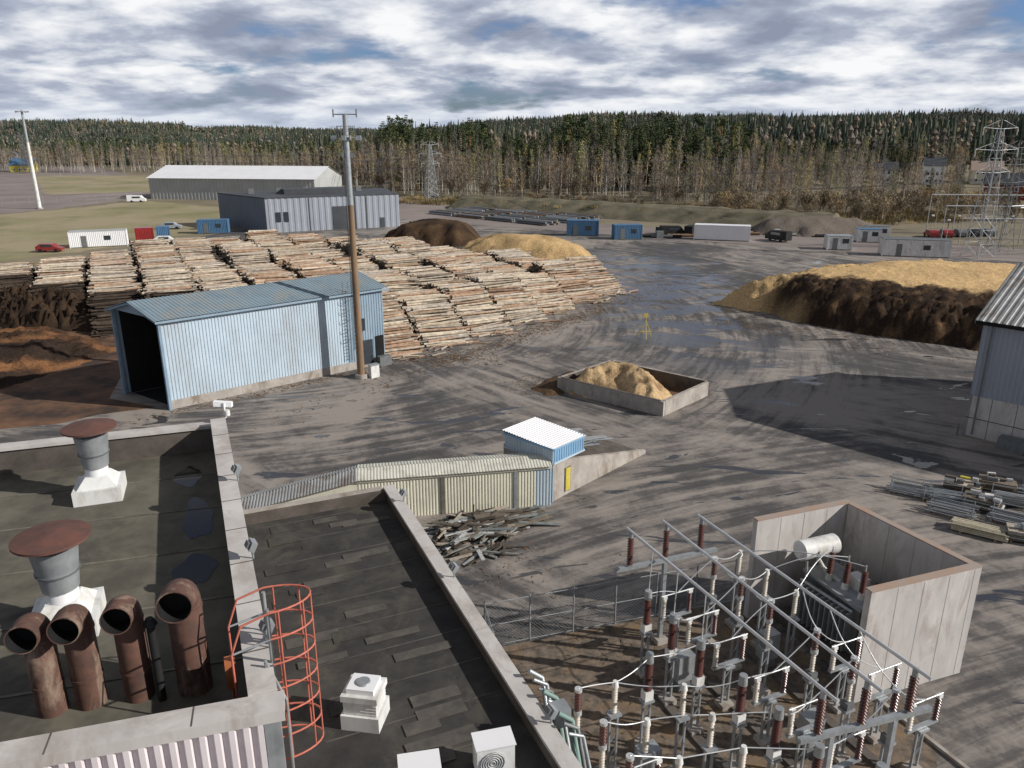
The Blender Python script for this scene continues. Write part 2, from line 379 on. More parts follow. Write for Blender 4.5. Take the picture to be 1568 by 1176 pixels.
mb=MB()
def litter(cx,cy,sx,sy,n,cols,sz=.12,ang=0):
    for _ in range(n):
        u=R.gauss(0,1)*sx;w=R.gauss(0,1)*sy;x=cx+u*math.cos(ang)-w*math.sin(ang);y=cy+u*math.sin(ang)+w*math.cos(ang)
        a=U(0,3.14);L=sz*U(.3,2.0);B2=sz*U(.12,.4);z=.02
        dx,dy=math.cos(a),math.sin(a)
        mb.add([(x-dx*L-dy*B2,y-dy*L+dx*B2,z),(x+dx*L-dy*B2,y+dy*L+dx*B2,z+U(0,.04)),(x+dx*L+dy*B2,y+dy*L-dx*B2,z+.02),(x-dx*L+dy*B2,y-dy*L-dx*B2,z)],[(0,1,2,3)],m_litter,tuple(V(R.choice(cols))*U(.4,1.0)))
OC=[(.30,.18,.10),(.20,.13,.08),(.36,.28,.19),(.12,.08,.05)]
an=math.atan2(31,23)
litter(5,83,14,.9,1800,OC,.12,an);litter(-7,69.5,4,1.2,500,OC,.12);litter(3,61.5,1.8,1.2,400,OC,.09)
litter(-19,60.2,8,.45,500,OC,.10,.72);litter(31,79,9,2.2,600,OC,.12,-.7);litter(-1,33.5,1.6,1.2,220,OC,.06)
litter(4,26,4,3,300,[(.12,.1,.06),(.22,.15,.08)],.06)
for ri,(s0,r0,r1) in enumerate(rows[7:]):
    for _ in range(12):
        c=A_*(r0-U(0,1.4))+B_*(s0+U(-2.8,2.8));d=(B_+A_*U(-.8,.8)).normalized()*U(.4,1.6);rr=U(.06,.13)
        mb.cyl(c+V((0,0,.1)),c+d+V((0,0,.1+U(0,.15))),rr,rr*.9,m_litter,6,True,tuple(R.choice(PAL)*U(.5,1)))
mb.build('bark_litter')

# ---------------------------------------------------------------- blue shed
e=empty('blue_corrugated_shed')
a=V((-26.0,55.2,0));b_=V((-11.6,67.9,0));g_=V((-5.3,3.9,0));c_=a+g_;d_=b_+g_;Z=lambda p,z:V((p.x,p.y,z))
d1=(b_-a).normalized();nrm=V((d1.y,-d1.x,0));gn=g_.normalized()
w=MB();k=a.lerp(b_,.80)
w.obox(Z(a,0)+nrm*.02,b_-a,g_*.03,(0,0,.7),m_conc)
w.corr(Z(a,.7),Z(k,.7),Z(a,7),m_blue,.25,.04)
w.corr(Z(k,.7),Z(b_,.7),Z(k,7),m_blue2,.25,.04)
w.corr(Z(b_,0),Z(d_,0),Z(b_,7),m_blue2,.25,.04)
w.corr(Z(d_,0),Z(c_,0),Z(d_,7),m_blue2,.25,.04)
mid=a.lerp(c_,.5);midb=b_.lerp(d_,.5)
w.add([tuple(Z(b_,7)),tuple(Z(d_,7)),tuple(Z(midb,7.95))],[(0,1,2)],m_blue2)
w.add([tuple(Z(a,7)),tuple(Z(c_,7)),tuple(Z(mid,7.95))],[(0,1,2)],m_blue2)
w.obox(Z(a,.05)+gn*.25+d1*.4,d1*18.4,gn*.05,(0,0,6.8),m_dark)  # added near-black lining stands in for shade inside the open shed
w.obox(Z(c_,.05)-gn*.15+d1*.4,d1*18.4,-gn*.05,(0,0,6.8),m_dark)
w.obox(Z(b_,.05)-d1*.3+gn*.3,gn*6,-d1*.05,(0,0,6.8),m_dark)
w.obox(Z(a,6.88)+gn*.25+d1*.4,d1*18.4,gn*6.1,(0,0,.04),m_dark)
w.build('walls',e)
w=MB();ov=(a-c_).normalized()*.35;ex=d1*.4
r0=Z(a,6.97)+ov-ex;r1=Z(b_,6.97)+ov+ex
w.corr(r0,r1,Z(mid,8.02)-ex,m_blueroof,.3,.035)
r2=Z(d_,6.97)-ov+ex;r3=Z(c_,6.97)-ov-ex
w.corr(r2,r3,Z(midb,8.02)+ex,m_blueroof,.3,.035)
w.build('roof',e)
w=MB()
w.obox(r0+V((0,0,-.2)),r1-r0,ov*.12,(0,0,.16),m_blue2)
for q in (a,c_): w.obox(Z(q,0)-d1*.12-ov*.1,d1*.2,(a-c_).normalized()*.18,(0,0,7),m_bluetrim)
w.obox(Z(c_,6.78)-ex*.9-ov,(mid-c_)+ov+V((0,0,1.0)),d1*.08,(0,0,.16),m_bluetrim)
w.obox(Z(mid,7.78)-ex*.9,(a-mid)+ov-V((0,0,1.0)),d1*.08,(0,0,.16),m_bluetrim)
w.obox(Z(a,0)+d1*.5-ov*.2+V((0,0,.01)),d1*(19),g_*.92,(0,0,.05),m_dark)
w.obox(Z(b_,.3)-d1*2.6+nrm*.07,d1*1.3,nrm*.05,(0,0,2.2),m_glass)
w.obox(Z(b_,3.4)-d1*2.9+nrm*.07,d1*.9,nrm*.05,(0,0,1.1),m_glass)
w.obox(Z(b_,.3)-d1*.95+nrm*.07,d1*.8,nrm*.05,(0,0,2.4),m_dark)
w.box(Z(b_,0)+nrm*.6-d1*.5,(1.2,.6,.9),m_steeld,.7)
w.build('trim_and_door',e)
w=MB()
for s_ in (0,.5):
    p=a.lerp(b_,.79)+nrm*.25+d1*s_;w.cyl(Z(p,1),Z(p,8),.025,.025,m_steeld,6)
for i in range(22):
    p=a.lerp(b_,.79)+nrm*.25;w.cyl(Z(p,1.2+i*.3),Z(p+d1*.5,1.2+i*.3),.02,.02,m_steeld,5)
for i in range(6):
    p=a.lerp(b_,.79)+nrm*.25;z=3+i*.85
    pts=[p+d1*(.25+.4*math.cos(t))+nrm*.45*math.sin(t)+V((0,0,z)) for t in [math.pi*q/6 for q in range(7)]]
    w.tube(pts,.02,m_steeld,5)
w.build('wall_ladder',e)

# ---------------------------------------------------------------- right building
e=empty('industrial_hall')
c0=V((31.5,50.2,0));wd=V((.70,-.714,0));pd=V((.714,.70,0));c1=c0+wd*24;c2=c1+pd*16;c3=c0+pd*16
w=MB()
w.obox(c0,wd*24,pd*.2,(0,0,2.9),m_concp)
w.obox(c3,-pd*16,wd*.2,(0,0,2.9),m_concp)
w.obox(c0-pd*.03-wd*.03+V((0,0,1.3)),wd*24,pd*.02,(0,0,.05),m_dirty)
k=1.4
while k<23: w.obox(c0-pd*.012+wd*k,wd*.03,pd*.008,(0,0,2.88),m_dirty);k+=1.5
w.corr(Z(c1,2.9),Z(c0,2.9),Z(c1,8.2),m_greywall,.3,.05)
w.corr(Z(c0,2.9),Z(c3,2.9),Z(c0,8.2),m_greywall,.3,.05)
w.corr(Z(c3,0),Z(c2,0),Z(c3,8.2),m_greywall,.5,.05);w.corr(Z(c2,0),Z(c1,0),Z(c2,8.2),m_greywall,.5,.05)
rm0=c0+pd*8;rm1=c1+pd*8
w.add([tuple(Z(c0,8.2)),tuple(Z(c3,8.2)),tuple(Z(rm0,11))],[(0,1,2)],m_greywall)
w.add([tuple(Z(c1,8.2)),tuple(Z(c2,8.2)),tuple(Z(rm1,11))],[(0,1,2)],m_greywall)
w.build('walls',e)
w=MB()
w.corr(Z(c0,8.12)-pd*.3-wd*.4,Z(c1,8.12)-pd*.3,Z(rm0,11.05)-wd*.4,m_greyroof,.45,.05)
w.corr(Z(c2,8.12)+pd*.3,Z(c3,8.12)+pd*.3-wd*.4,Z(rm1,11.05),m_greyroof,.45,.05)
w.obox(Z(c0,7.9)-pd*.36-wd*.4,wd*24.4,pd*.05,(0,0,.25),m_dark)
w.obox(Z(c0,7.95)-pd*.36-wd*.44,pd*8.3+V((0,0,2.95)),wd*.06,(0,0,.25),m_steeld)
w.build('roof',e)
w=MB()
w.cyl(Z(c0,.2)-pd*.15+wd*.6,Z(c0,8)-pd*.15+wd*.6,.06,.06,m_steeld,6)
w.cyl(Z(c0,0)-pd*.5-wd*.2,Z(c0,.9)-pd*.5-wd*.2,.06,.06,m_steeld,8)
w.box(c0+wd*3.2-pd*.8,(1.6,.9,.8),m_steeld,-.8);w.box(c0+wd*5.2-pd*.9,(1.2,.8,.7),m_white,-.8)
w.build('wall_fittings',e)

# ---------------------------------------------------------------- chip bin
e=empty('concrete_chip_bin')
q=[V((3.7,59.8,0)),V((11.2,53.7,0)),V((15.9,58.7,0)),V((8.7,64.9,0))]
w=MB()
for i in range(4):
    p,r_=q[i],q[(i+1)%4];d=(r_-p).normalized();nn=V((-d.y,d.x,0))
    w.obox(p+(d*.28 if i%2 else V()),(r_-p)-(d*.56 if i%2 else V()),nn*.28,(0,0,1.15),m_conc if i in(0,1) else m_dirty)
    w.obox(p+nn*.02+d*.3+V((0,0,1.152)),(r_-p)-d*.6,nn*.24,(0,0,.03),m_dirty if i==0 else m_conc)
w.quad(q[0]+V((.4,0,.03)),q[1]+V((0,.4,.03)),q[2]+V((-.4,0,.03)),q[3]+V((0,-.4,.03)),m_soil)
w.build('walls',e)
pl=pile('chips',[(4.6,59.6),(8,56.2),(11,54.9),(12.8,57.4),(11.5,61),(8.8,63.6),(6,62.6)],3.0,1.25,lambda x,y,z,d:tuple(V((.54,.38,.21)).lerp(V((.24,.15,.08)),ss(-.1,.6,noise.noise(V((x*.9,y*.9,1)))))),.2,.35,4,.5);pl.parent=e
pl=pile('spilled_chips',[(1.5,60.5),(3,58.8),(5,60.2),(7.6,63.5),(6,65.5),(3,63)],.5,.5,lambda x,y,z,d:(.12,.075,.045),.3,.25,9);pl.parent=e

# ---------------------------------------------------------------- conveyor gallery, hut & ramp
e=empty('conveyor_gallery')
w=MB()
n0=V((2.2,39.4,0));n1=V((-8.3,37.5,0));n2=V((-15.5,36.1,0));bk=V((-.3,1.75,0));gh=2.42
def Zv(p,z): return V((p.x,p.y,z))
kk=n0+(n1-n0)*.085
w.corr(Zv(n1,0),Zv(kk,0),Zv(n1,gh),m_cream,.17,.022)
w.corr(Zv(kk,0),Zv(n0,0),Zv(kk,gh),m_blue,.17,.022)
w.corr(Zv(n0,0),Zv(n0+bk,0),Zv(n0,gh),m_blue2,.17,.022)
w.corr(Zv(n0+bk,0),Zv(n1+bk,0),Zv(n0+bk,gh),m_cream,.17,.022)
for o in (V((0,0,0)),bk): w.add([tuple(Zv(n2+o,0)),tuple(Zv(n1+o,0)),tuple(Zv(n1+o,gh)),tuple(Zv(n2+o,.9))],[(0,1,2,3)],m_cream)
w.build('walls',e)
w=MB();o_=V((.02,-.2,0))
w.corr(Zv(n1,gh+.03)+o_,Zv(n0,gh+.03)+o_,Zv(n1+bk*.5,gh+.3),m_creamroof,.17,.018)
w.corr(Zv(n0+bk,gh+.03)-o_,Zv(n1+bk,gh+.03)-o_,Zv(n0+bk*.5,gh+.3),m_creamroof,.17,.018)
w.corr(Zv(n2,.9)+o_,Zv(n1,gh)+o_,Zv(n2+bk*.5,1.2),m_greyroof,.17,.022)
w.corr(Zv(n1+bk,gh)-o_,Zv(n2+bk,.9)-o_,Zv(n1+bk*.5,gh+.3),m_greyroof,.17,.022)
w.obox(Zv(n1,gh-.14)+V((0.03,-.09,0)),n0-n1,(0,.05,0),(0,0,.12),m_cream)
for t in (.18,.56): w.obox(Zv(n0.lerp(n1,t),0)+V((.01,-.075,0)),(n1-n0).normalized()*.2,(0,.02,0),(0,0,gh-.1),m_steel if t<.5 else m_seam)
w.build('roof',e)
e=empty('hopper_hut')
d=V((.68,.733,0));wv=V((-.733,.68,0));h0=V((2.3,39.6,0))
w=MB();L,Wd=2.75,3.7
P4=[h0,h0+d*L,h0+d*L+wv*Wd,h0+wv*Wd]
for i in range(4): w.corr(Zv(P4[i],2.45),Zv(P4[(i+1)%4],2.45),Zv(P4[i],3.35),m_blue if i!=0 else m_bluehut,.2,.03)
w.build('walls',e);w=MB()
w.corr(Zv(P4[0],3.36)-d*.1-wv*.1,Zv(P4[3],3.5)-d*.1+wv*.1,Zv(P4[1],3.36)+d*.1-wv*.1,m_whitec,.2,.03)
for i in range(4):
    p,r_=P4[i],P4[(i+1)%4];dd=(r_-p).normalized();nn=V((dd.y,-dd.x,0))
    w.obox(Zv(p,3.24)+nn*.04,(r_-p)+dd*.04,nn*.05,(0,0,.12),m_bluehut)
    w.obox(Zv(p,2.4)+nn*.04,(r_-p)+dd*.04,nn*.05,(0,0,.1),m_blue)
w.build('roof',e)
e=empty('concrete_ramp')
w=MB();f0=V((2.25,39.75,0));f1=f0+d*9.6
for o in (V((0,0,0)),wv*3.5):
    A0,A1=f0+o,f1+o
    vs=[A0,A1,Zv(A1,.25),Zv(A0,2.55),A0+wv*.25,A1+wv*.25,Zv(A1+wv*.25,.25),Zv(A0+wv*.25,2.55)]
    w.add([tuple(v) for v in vs],[(0,1,2,3),(5,4,7,6),(3,2,6,7),(1,5,6,2),(4,0,3,7)],m_conc)
A0,A1=f0+wv*.25,f1+wv*.25
w.add([tuple(Zv(A0,2.3)),tuple(Zv(A1,.05)),tuple(Zv(A1+wv*3.25,.05)),tuple(Zv(A0+wv*3.25,2.3))],[(0,1,2,3)],m_dirty)
w.obox(f0+wv*.25,wv*3.25,d*.2,(0,0,2.4),m_conc)
w.obox(Zv(f0,0.25)+d*1.15-wv*.05,d*.5,wv*.03,(0,0,1.5),m_seam)
w.obox(Zv(f0,0.3)+d*1.2-wv*.07,d*.4,wv*.02,(0,0,1.4),m_yel)
w.obox(Zv(f0,0.0)+d*0-wv*.06,d*.08,wv*.05,(0,0,2.4),m_blue2)
w.build('walls',e)
w=MB()
for i in range(16):
    p=f0+d*U(2.9,3.4)+wv*U(.5,3);z=2.0+i*.035;pp=Zv(p,z);dd=(d*3+wv*U(-.6,.6)-V((0,0,.55)))*U(.7,1.1)
    w.obox(pp,dd,wv*.3,(0,0,.04),m_steel)
w.build('sheet_metal_offcuts',e)

def planks(cx,cy,rx,ry,n,zmax,cols,lmin=.8,lmax=2.8,ang=0,spread=1.2,w=(.06,.22)):
    mb=MB()
    for i in range(n):
        t=i/n;rr=math.sqrt(U(0,1))*(1-.6*t);th=U(0,6.28)
        x=cx+rx*rr*math.cos(th);y=cy+ry*rr*math.sin(th);z=.04+zmax*t*(1-rr*.5)
        an=ang+R.gauss(0,spread);L=U(lmin,lmax);pz=U(-.15,.15)
        D=V((math.cos(an),math.sin(an),pz));N=V((-math.sin(an),math.cos(an),U(-.2,.2)))
        mb.obox(V((x,y,max(z,.05+abs(pz)*L/2)))-D*L/2,D*L,N*U(*w),(0,0,U(.03,.09)),m_plank,tuple(V(R.choice(cols))*U(.5,1.15)))
    return mb
GC=[(.34,.35,.33),(.24,.26,.25),(.46,.46,.44),(.17,.14,.11),(.36,.31,.25),(.10,.085,.07),(.12,.10,.08)]
mb=planks(-2.1,35.6,2.8,2.2,190,.8,GC,ang=.65,spread=.5,lmin=1.0,lmax=3.2,w=(.07,.22))
m2=planks(-.6,37.0,2.4,1.0,60,.7,GC,ang=.35,spread=.2,lmin=1.8,lmax=3.8,w=(.1,.3))
mb.add(m2.v,m2.f,m_plank);mb.c[-len(m2.f):]=m2.c
mb.build('plank_debris_heap')

YC=[(23.2,40.8,-.5,0),(24.6,39.9,-.5,0),(26.4,41.0,-.7,1),(24.2,38.2,-.5,0),(26.4,39.0,-.6,1),(28.3,39.4,-.6,0),(24.5,36.1,-.45,2),(27.0,37.2,-.6,0),(26.6,35.3,-.5,1),(28.9,37.0,-.6,2),(28.6,34.9,-.5,0),(30.4,38.0,-.6,0),(30.2,35.8,-.6,1),(28.6,41.3,-.6,1),(30.6,40.3,-.6,0)]
for i,(x,y,an,kind) in enumerate(YC):
    mb=MB();an+=U(-.15,.15);ca,sa=math.cos(an),math.sin(an);X=V((ca,sa,0));Y=V((-sa,ca,0));c=V((x,y,0))
    for k in (-.8,.8): mb.obox(c+X*k-Y*.5-X*.05,X*.1,Y*1.0,(0,0,.1),m_plank,(.3,.22,.14))
    if kind==0:
        for z in range(5):
            for j in range(6):
                if z>2 and R.random()<.5: continue
                mb.cyl(c-X*U(.8,1.3)+Y*(-.45+j*.18+U(-.05,.05))+V((0,0,.16+z*.12)),c+X*U(.8,1.3)+Y*(-.45+j*.18+U(-.05,.05))+V((0,0,.16+z*.12)),.035,.035,R.choice([m_steel,m_steel,m_alu,m_steeld]),6)
        for k in (-1,1):
            for j in (-.5,.5): mb.cyl(c+X*k+Y*j,c+X*k+Y*j+V((0,0,.9)),.025,.025,m_steel,6)
            mb.cyl(c+X*k-Y*.5+V((0,0,.12)),c+X*k+Y*.5+V((0,0,.12)),.03,.03,m_steel,6)
        for j in (-.5,.5): mb.cyl(c-X+Y*j+V((0,0,.85)),c+X+Y*j+V((0,0,.85)),.02,.02,m_steel,5)
    elif kind==1:
        for z in range(5):
            mb.obox(c-X*1.0-Y*.5+V((0,0,.12+z*.11)),X*U(1.7,2),Y*1.0,(0,0,.08),m_plank,tuple(V(R.choice(GC))*U(.8,1.4)))
        for _ in range(6): mb.box(c+X*U(-.8,.8)+Y*U(-.3,.3)+V((0,0,.66)),(U(.2,.6),U(.12,.3),U(.08,.3)),R.choice([m_white,m_steeld,m_steel,m_dirty,m_alu]),an+U(-.3,.3))
        if i==2: mb.box(c+V((0,0,.9)),(.5,.2,.1),m_yel,an)
    else:
        for z in range(4):
            for j in range(5): mb.obox(c-X*1.3*U(.9,1)+Y*(-.5+j*.2)+V((0,0,.12+z*.09)),X*2.6*U(.9,1),Y*.16,(0,0,.07),m_plank,tuple(V((.42,.38,.28))*U(.6,1.1)))
    mb.build('scaffold_stack' if kind==0 else 'pallet_stack' if kind==1 else 'timber_stack')

# ---------------------------------------------------------------- transformer pen
e=empty('transformer_bay_walls')
A=V((10.1,28.9,0));Bp=V((14.7,30.6,0));C=V((17.45,25.1,0));D=V((12.6,23.4,0));H=4.7
w=MB();T=.28
def wall(p,q_,inn,t0=0,t1=0):
    dd=(q_-p).normalized()
    w.obox(p+dd*t0,(q_-p)-dd*(t0+t1),inn*T,(0,0,H),m_concp)
    w.obox(p+dd*t0-inn*.015+V((0,0,H+.003)),(q_-p)-dd*(t0+t1),inn*(T+.03),(0,0,.05),m_rustcap)
    L=(q_-p).length;k=1.2
    while k<L-.3:
        w.obox(p+dd*k-inn*.006,dd*.02,inn*.004,(0,0,H-.05),m_conc);w.obox(p+dd*k+inn*(T+.002),dd*.02,inn*.004,(0,0,H-.05),m_conc);k+=1.2
ab=(Bp-A).normalized();iab=V((ab.y,-ab.x,0));bc=(C-Bp).normalized();ibc=V((bc.y,-bc.x,0));dc=(C-D).normalized();idc=V((-dc.y,dc.x,0))
wall(A,Bp,iab);wall(Bp,C,ibc,T+.05,T+.05);wall(D,C,idc)
w.build('walls',e)
e=empty('power_transformer')
w=MB();cx0=V((13.6,27.2,0));X=ab;Y=-bc;rz=math.atan2(X.y,X.x)
w.box(cx0+V((0,0,.05)),(3.2,4.4,.35),m_dirty,rz)
w.box(cx0+V((0,0,.4)),(1.5,3.0,2.1),m_steeld,rz)
w.box(cx0+V((0,0,2.5)),(1.7,3.2,.12),m_steel,rz)
for sgn in (-1,1):
    for k in range(11): w.box(cx0+X*sgn*1.05+Y*(-1.25+k*.25)+V((0,0,.6)),(.5,.05,1.7),m_steel,rz)
    w.cyl(cx0+X*sgn*1.05-Y*1.3+V((0,0,2.35)),cx0+X*sgn*1.05+Y*1.3+V((0,0,2.35)),.07,.07,m_steel,8)
w.build('tank_and_radiators',e);w=MB()
ct=cx0+Y*1.3+V((0,0,3.75));w.cyl(ct-X*1.3-X*.0,ct+X*.45,.42,.42,m_white,20)
w.cyl(ct-X*1.36,ct-X*1.3,.3,.42,m_white,20);w.cyl(ct+X*.45,ct+X*.51,.42,.3,m_white,20)
for k in (-.9,.2): w.cyl(ct+X*k-V((0,0,.4)),cx0+Y*1.2+X*k+V((0,0,2.5)),.06,.06,m_steel,6)
w.tube([ct-V((0,0,.4))-X*.4,cx0+Y*.9-X*.4+V((0,0,3.0)),cx0+Y*.3-X*.1+V((0,0,2.6))],.09,m_white,8)
w.build('conservator_tank',e);w=MB()
bt=[]
for k in range(3):
    p=cx0+X*-.35+Y*(-1.0+k*.8);w.cyl(p+V((0,0,2.6)),p+V((0,0,2.9)),.16,.12,m_white,12);w.sheds(p.x,p.y,2.9,.95,.14,m_porc);w.cyl(p+V((0,0,3.85)),p+V((0,0,4.1)),.03,.03,m_alu,6);bt.append(p+V((0,0,4.05)))
    p=cx0+X*.45+Y*(-.9+k*.6);w.sheds(p.x,p.y,2.6,.5,.1,m_porc)
w.box(cx0+X*.2+Y*-.3+V((0,0,2.62)),(.5,.7,.5),m_white,rz)
w.build('bushings',e)

# ---------------------------------------------------------------- outdoor substation
e=empty('outdoor_substation')
w=MB();ax=V((.405,-.914,0));bx=V((.914,.405,0))
ends=[(V((4.6,26.5,5.4)),V((8.6,17.6,5.4))),(V((6.1,27.1,5.4)),V((10.0,18.0,5.4))),(V((7.6,27.6,5.4)),V((11.6,18.5,5.4)))]
for p,q_ in ends:
    w.cyl(p-(q_-p).normalized()*.3,q_+(q_-p).normalized()*.5,.055,.055,m_alu,10)
w.build('busbar_tubes',e);w=MB()
for idx,zi in ((0,3.95),(1,3.95)):
    base=ends[0][idx];endp=ends[2][idx]
    dd=(endp-base).normalized()
    w.obox(V((base.x,base.y,zi-.2))-dd*.6-ax*.08,dd*((endp-base).length+1.4),ax*.16,(0,0,.16),m_steel)
    for f in (.5,) if idx==0 else (.15,.85):
        p=base.lerp(endp,f);w.box((p.x,p.y,0),(.16,.16,zi-.2),m_steel,.4);w.box((p.x,p.y,0),(.5,.5,.25),m_conc,.4)
    for k in range(3):
        p=ends[k][idx];w.sheds(p.x,p.y,zi,1.2,.13,m_porc,11);w.cyl((p.x,p.y,zi+1.2),(p.x,p.y,5.42),.09,.09,m_steel,8)
w.build('busbar_supports',e)
def unit(kind,p,w):
    x,y=p.x,p.y
    hh={0:1.9,1:2.0,2:2.3,3:1.7}[kind]
    w.box((x,y,0),(.5,.5,.2),m_conc,.4)
    for s1 in (-1,1):
        q1=p+bx*s1*.14;w.box((q1.x,q1.y,.2),(.06,.08,hh-.2),m_steel,.42)
    for z in (.6,1.2): w.obox(p-bx*.14+V((0,0,z)),bx*.28+V((0,0,.4)),ax*.03,(0,0,.04),m_steel)
    w.box((x,y,hh),(.42,.34,.08),m_steel,.42)
    if kind==0:
        w.box((x,y,hh+.1),(.32,.28,.36),m_white,.42);w.sheds(x,y,hh+.46,1.1,.15,m_porc);w.cyl((x,y,hh+1.56),(x,y,hh+1.9),.15,.13,m_steel,12);return V((x,y,hh+1.75))
    if kind==1:
        w.box((x,y,hh+.1),(.3,.3,.25),m_steeld,.42);w.sheds(x,y,hh+.35,.75,.09,m_cporc);w.cyl((x,y,hh+1.1),(x,y,hh+1.25),.13,.13,m_alu,10);w.sheds(x,y,hh+1.25,.7,.12,m_porc);w.cyl((x,y,hh+1.95),(x,y,hh+2.05),.12,.12,m_alu,10);return V((x,y,hh+2.05))
    if kind==2:
        w.sheds(x,y,hh+.1,1.0,.10,m_cporc);w.cyl((x,y,hh+1.1),(x,y,hh+1.3),.12,.08,m_white,10);return V((x,y,hh+1.25))
    w.obox(p-bx*.7-ax*.07+V((0,0,hh+.1)),bx*1.4,ax*.14,(0,0,.1),m_steel)
    for s1 in (-1,1):
        q1=p+bx*s1*.6;w.sheds(q1.x,q1.y,hh+.2,.85,.1,m_porc if s1>0 else m_cporc);w.box((q1.x,q1.y,hh+1.05),(.18,.14,.12),m_white,.42)
    w.cyl(p-bx*.75+V((0,0,hh+1.18)),p+bx*.75+V((0,0,hh+1.18)),.028,.028,m_alu,6)
    return p+V((0,0,hh+1.18))
Og=V((5.0,24.9,0))
rowsS=[(0.1,0,[0,1.6,3.2]),(1.9,3,[-.6,1.0,2.6]),(3.6,1,[-.6,1.0,2.6]),(5.4,2,[-1.2,.4,2.0]),
       (-1.6,2,[4.6,6.0,7.4]),(0.2,0,[5.2,6.8,8.4]),(2.0,3,[4.6,6.2,7.8]),(3.8,1,[4.6,6.2,7.8]),(5.6,3,[4.4,6.0,7.6]),
       (-1.9,0,[3.1]),(-3.5,2,[3.6,5.4,7.0]),(-5.0,1,[3.9,5.4,6.8]),(-4.2,3,[6.2]),(-.6,3,[9.2]),(1.2,0,[9.6])]
w=MB();T2=[]
for s_,kind,rs in rowsS: T2.append([unit(kind,Og+bx*s_+ax*r_,w) for r_ in rs])
w.build('switchgear',e);w=MB()
def cond(p,q_,sag=.15,r=.020,m=m_alu):
    pts=[p.lerp(q_,t/6)-V((0,0,sag*math.sin(math.pi*t/6))) for t in range(7)];w.tube(pts,r,m,6)
for g0,g1 in ((0,1),(1,2),(2,3),(4,5),(5,6),(6,7),(7,8),(10,11),(4,10)):
    for k in range(3): cond(T2[g0][k],T2[g1][k],U(-.1,.25))
cond(T2[9][0],T2[10][0],.1);cond(T2[9][0],T2[0][2],.1)
for k in range(3):
    t=T2[2][k];bp=ends[1][0].lerp(ends[1][1],.2+.15*k);cond(t,bp,.2)
    cond(T2[7][k],ends[2][0].lerp(ends[2][1],.55+.12*k),.2);cond(T2[3][k],bt[k],-.3)
    cond(T2[0][k],ends[0][0].lerp(ends[0][1],.15+.16*k),.2)
w.build('conductors',e);w=MB()
for s_,r_,z in ((1.0,1.2,0),(3.0,5.6,0),(4.8,1.5,0),(-2.8,4.6,0)):
    p=Og+bx*s_+ax*r_;w.box((p.x,p.y,.5),(.7,.5,1.1),m_steel,.42);w.box((p.x,p.y,0),(.5,.4,.5),m_steeld,.42)
for s_ in (-.2,2,4.6):
    p=Og+bx*s_;w.obox(V((p.x,p.y,.01)),ax*9,bx*.35,(0,0,.1),m_dirty)
w.obox(Og+bx*7.2+ax*1.6,ax*9,bx*.15,(0,0,.12),m_conc)
w.build('control_cabinets',e)

def fence(name,pts,h=2.1,sp=2.6,wires=True):
    w=MB()
    for p,q_ in zip(pts[:-1],pts[1:]):
        p,q_=V((*p,0)),V((*q_,0));L=(q_-p).length;n=max(1,round(L/sp));dd=(q_-p)/L
        for i in range(n+1):
            r_=p+dd*L*i/n;w.cyl(r_,r_+V((0,0,h+.1)),.035,.035,m_steel,6)
        for z in (.08,h*.5,h): w.cyl(p+V((0,0,z)),q_+V((0,0,z)),.018,.018,m_steel,5)
        if wires:
            k=0.0
            while k<L:
                a0=p+dd*k
                for sg in (1,-1):
                    kk_=max(0,min(L,k+sg*h));hh=abs(kk_-k)
                    w.cyl(a0+V((0,0,.05)),p+dd*kk_+V((0,0,.05+hh)),.006,.006,m_steeld,3,False)
                k+=.14
    return w.build(name)
fence('chain_link_fence',[(.9,17),(-1.1,26.6),(9.9,29.9)],2.1,1.9)

# ---------------------------------------------------------------- near buildings
e=empty('foundry_building')
nr=V((-2.95,7.98,0));fr=V((-7.42,18.6,0));fl=V((-21,14.0,0));nl=V((-20,3.05,0))
w=MB();w.prism([(p.x,p.y) for p in (nr,fr,fl,nl)],0,12.3,m_conc,m_tar)
a2=(fr-nr).normalized();i2=V((-a2.y,a2.x,0))
b2=(fl-fr).normalized();j2=V((-b2.y,b2.x,0))
n2_=(nl-nr).normalized();k2=V((n2_.y,-n2_.x,0))
def strip(w,p,q_,inn,t,z0,z1,m,e0=0,e1=0):
    dd=(q_-p).normalized();w.obox(Zv(p+dd*e0,z0),(q_-p)-dd*(e0+e1),inn*t,(0,0,z1-z0),m)
strip(w,nr,fr,i2,.28,12.3,13.08,m_dirty,.3,.3)
strip(w,fr,fl,j2,.28,12.3,12.9,m_dirty)
strip(w,nr,nl,k2,.24,12.3,13.08,m_dirty)
w.build('walls_and_roof_deck',e);w=MB()
strip(w,nr-i2*.03,fr-i2*.03,i2,.36,13.083,13.17,m_concp,.3,.35)
strip(w,fr-j2*.03,fl-j2*.03,j2,.36,12.903,12.98,m_concp)
strip(w,nr-k2*.1,nl-k2*.1,k2,.36,13.083,13.16,m_concp,-.08)
strip(w,nr-k2*.1,nl-k2*.1,-k2,.02,13.0,13.16,m_concp,-.08)
L=(fr-nr).length;k=1.2
while k<L-.4:
    w.obox(Zv(nr+a2*k-i2*.035,13.172),a2*.02,i2*.37,(0,0,.004),m_dirty);k+=1.25
k=1.0
while k<14: w.obox(Zv(nr+n2_*k-k2*.1,13.162),n2_*.015,k2*.36,(0,0,.004),m_dirty);k+=1.6
w.build('parapet_caps',e);w=MB()
w.corr(Zv(nl-k2*.06,4),Zv(nr-k2*.06,4),Zv(nl-k2*.06,13.0),m_lilac,.17,.06)
w.obox(Zv(nr,4)-k2*.12-n2_*.02,n2_*.2,k2*.14,(0,0,9.0),m_steel)
w.build('corrugated_cladding',e)
w=MB()
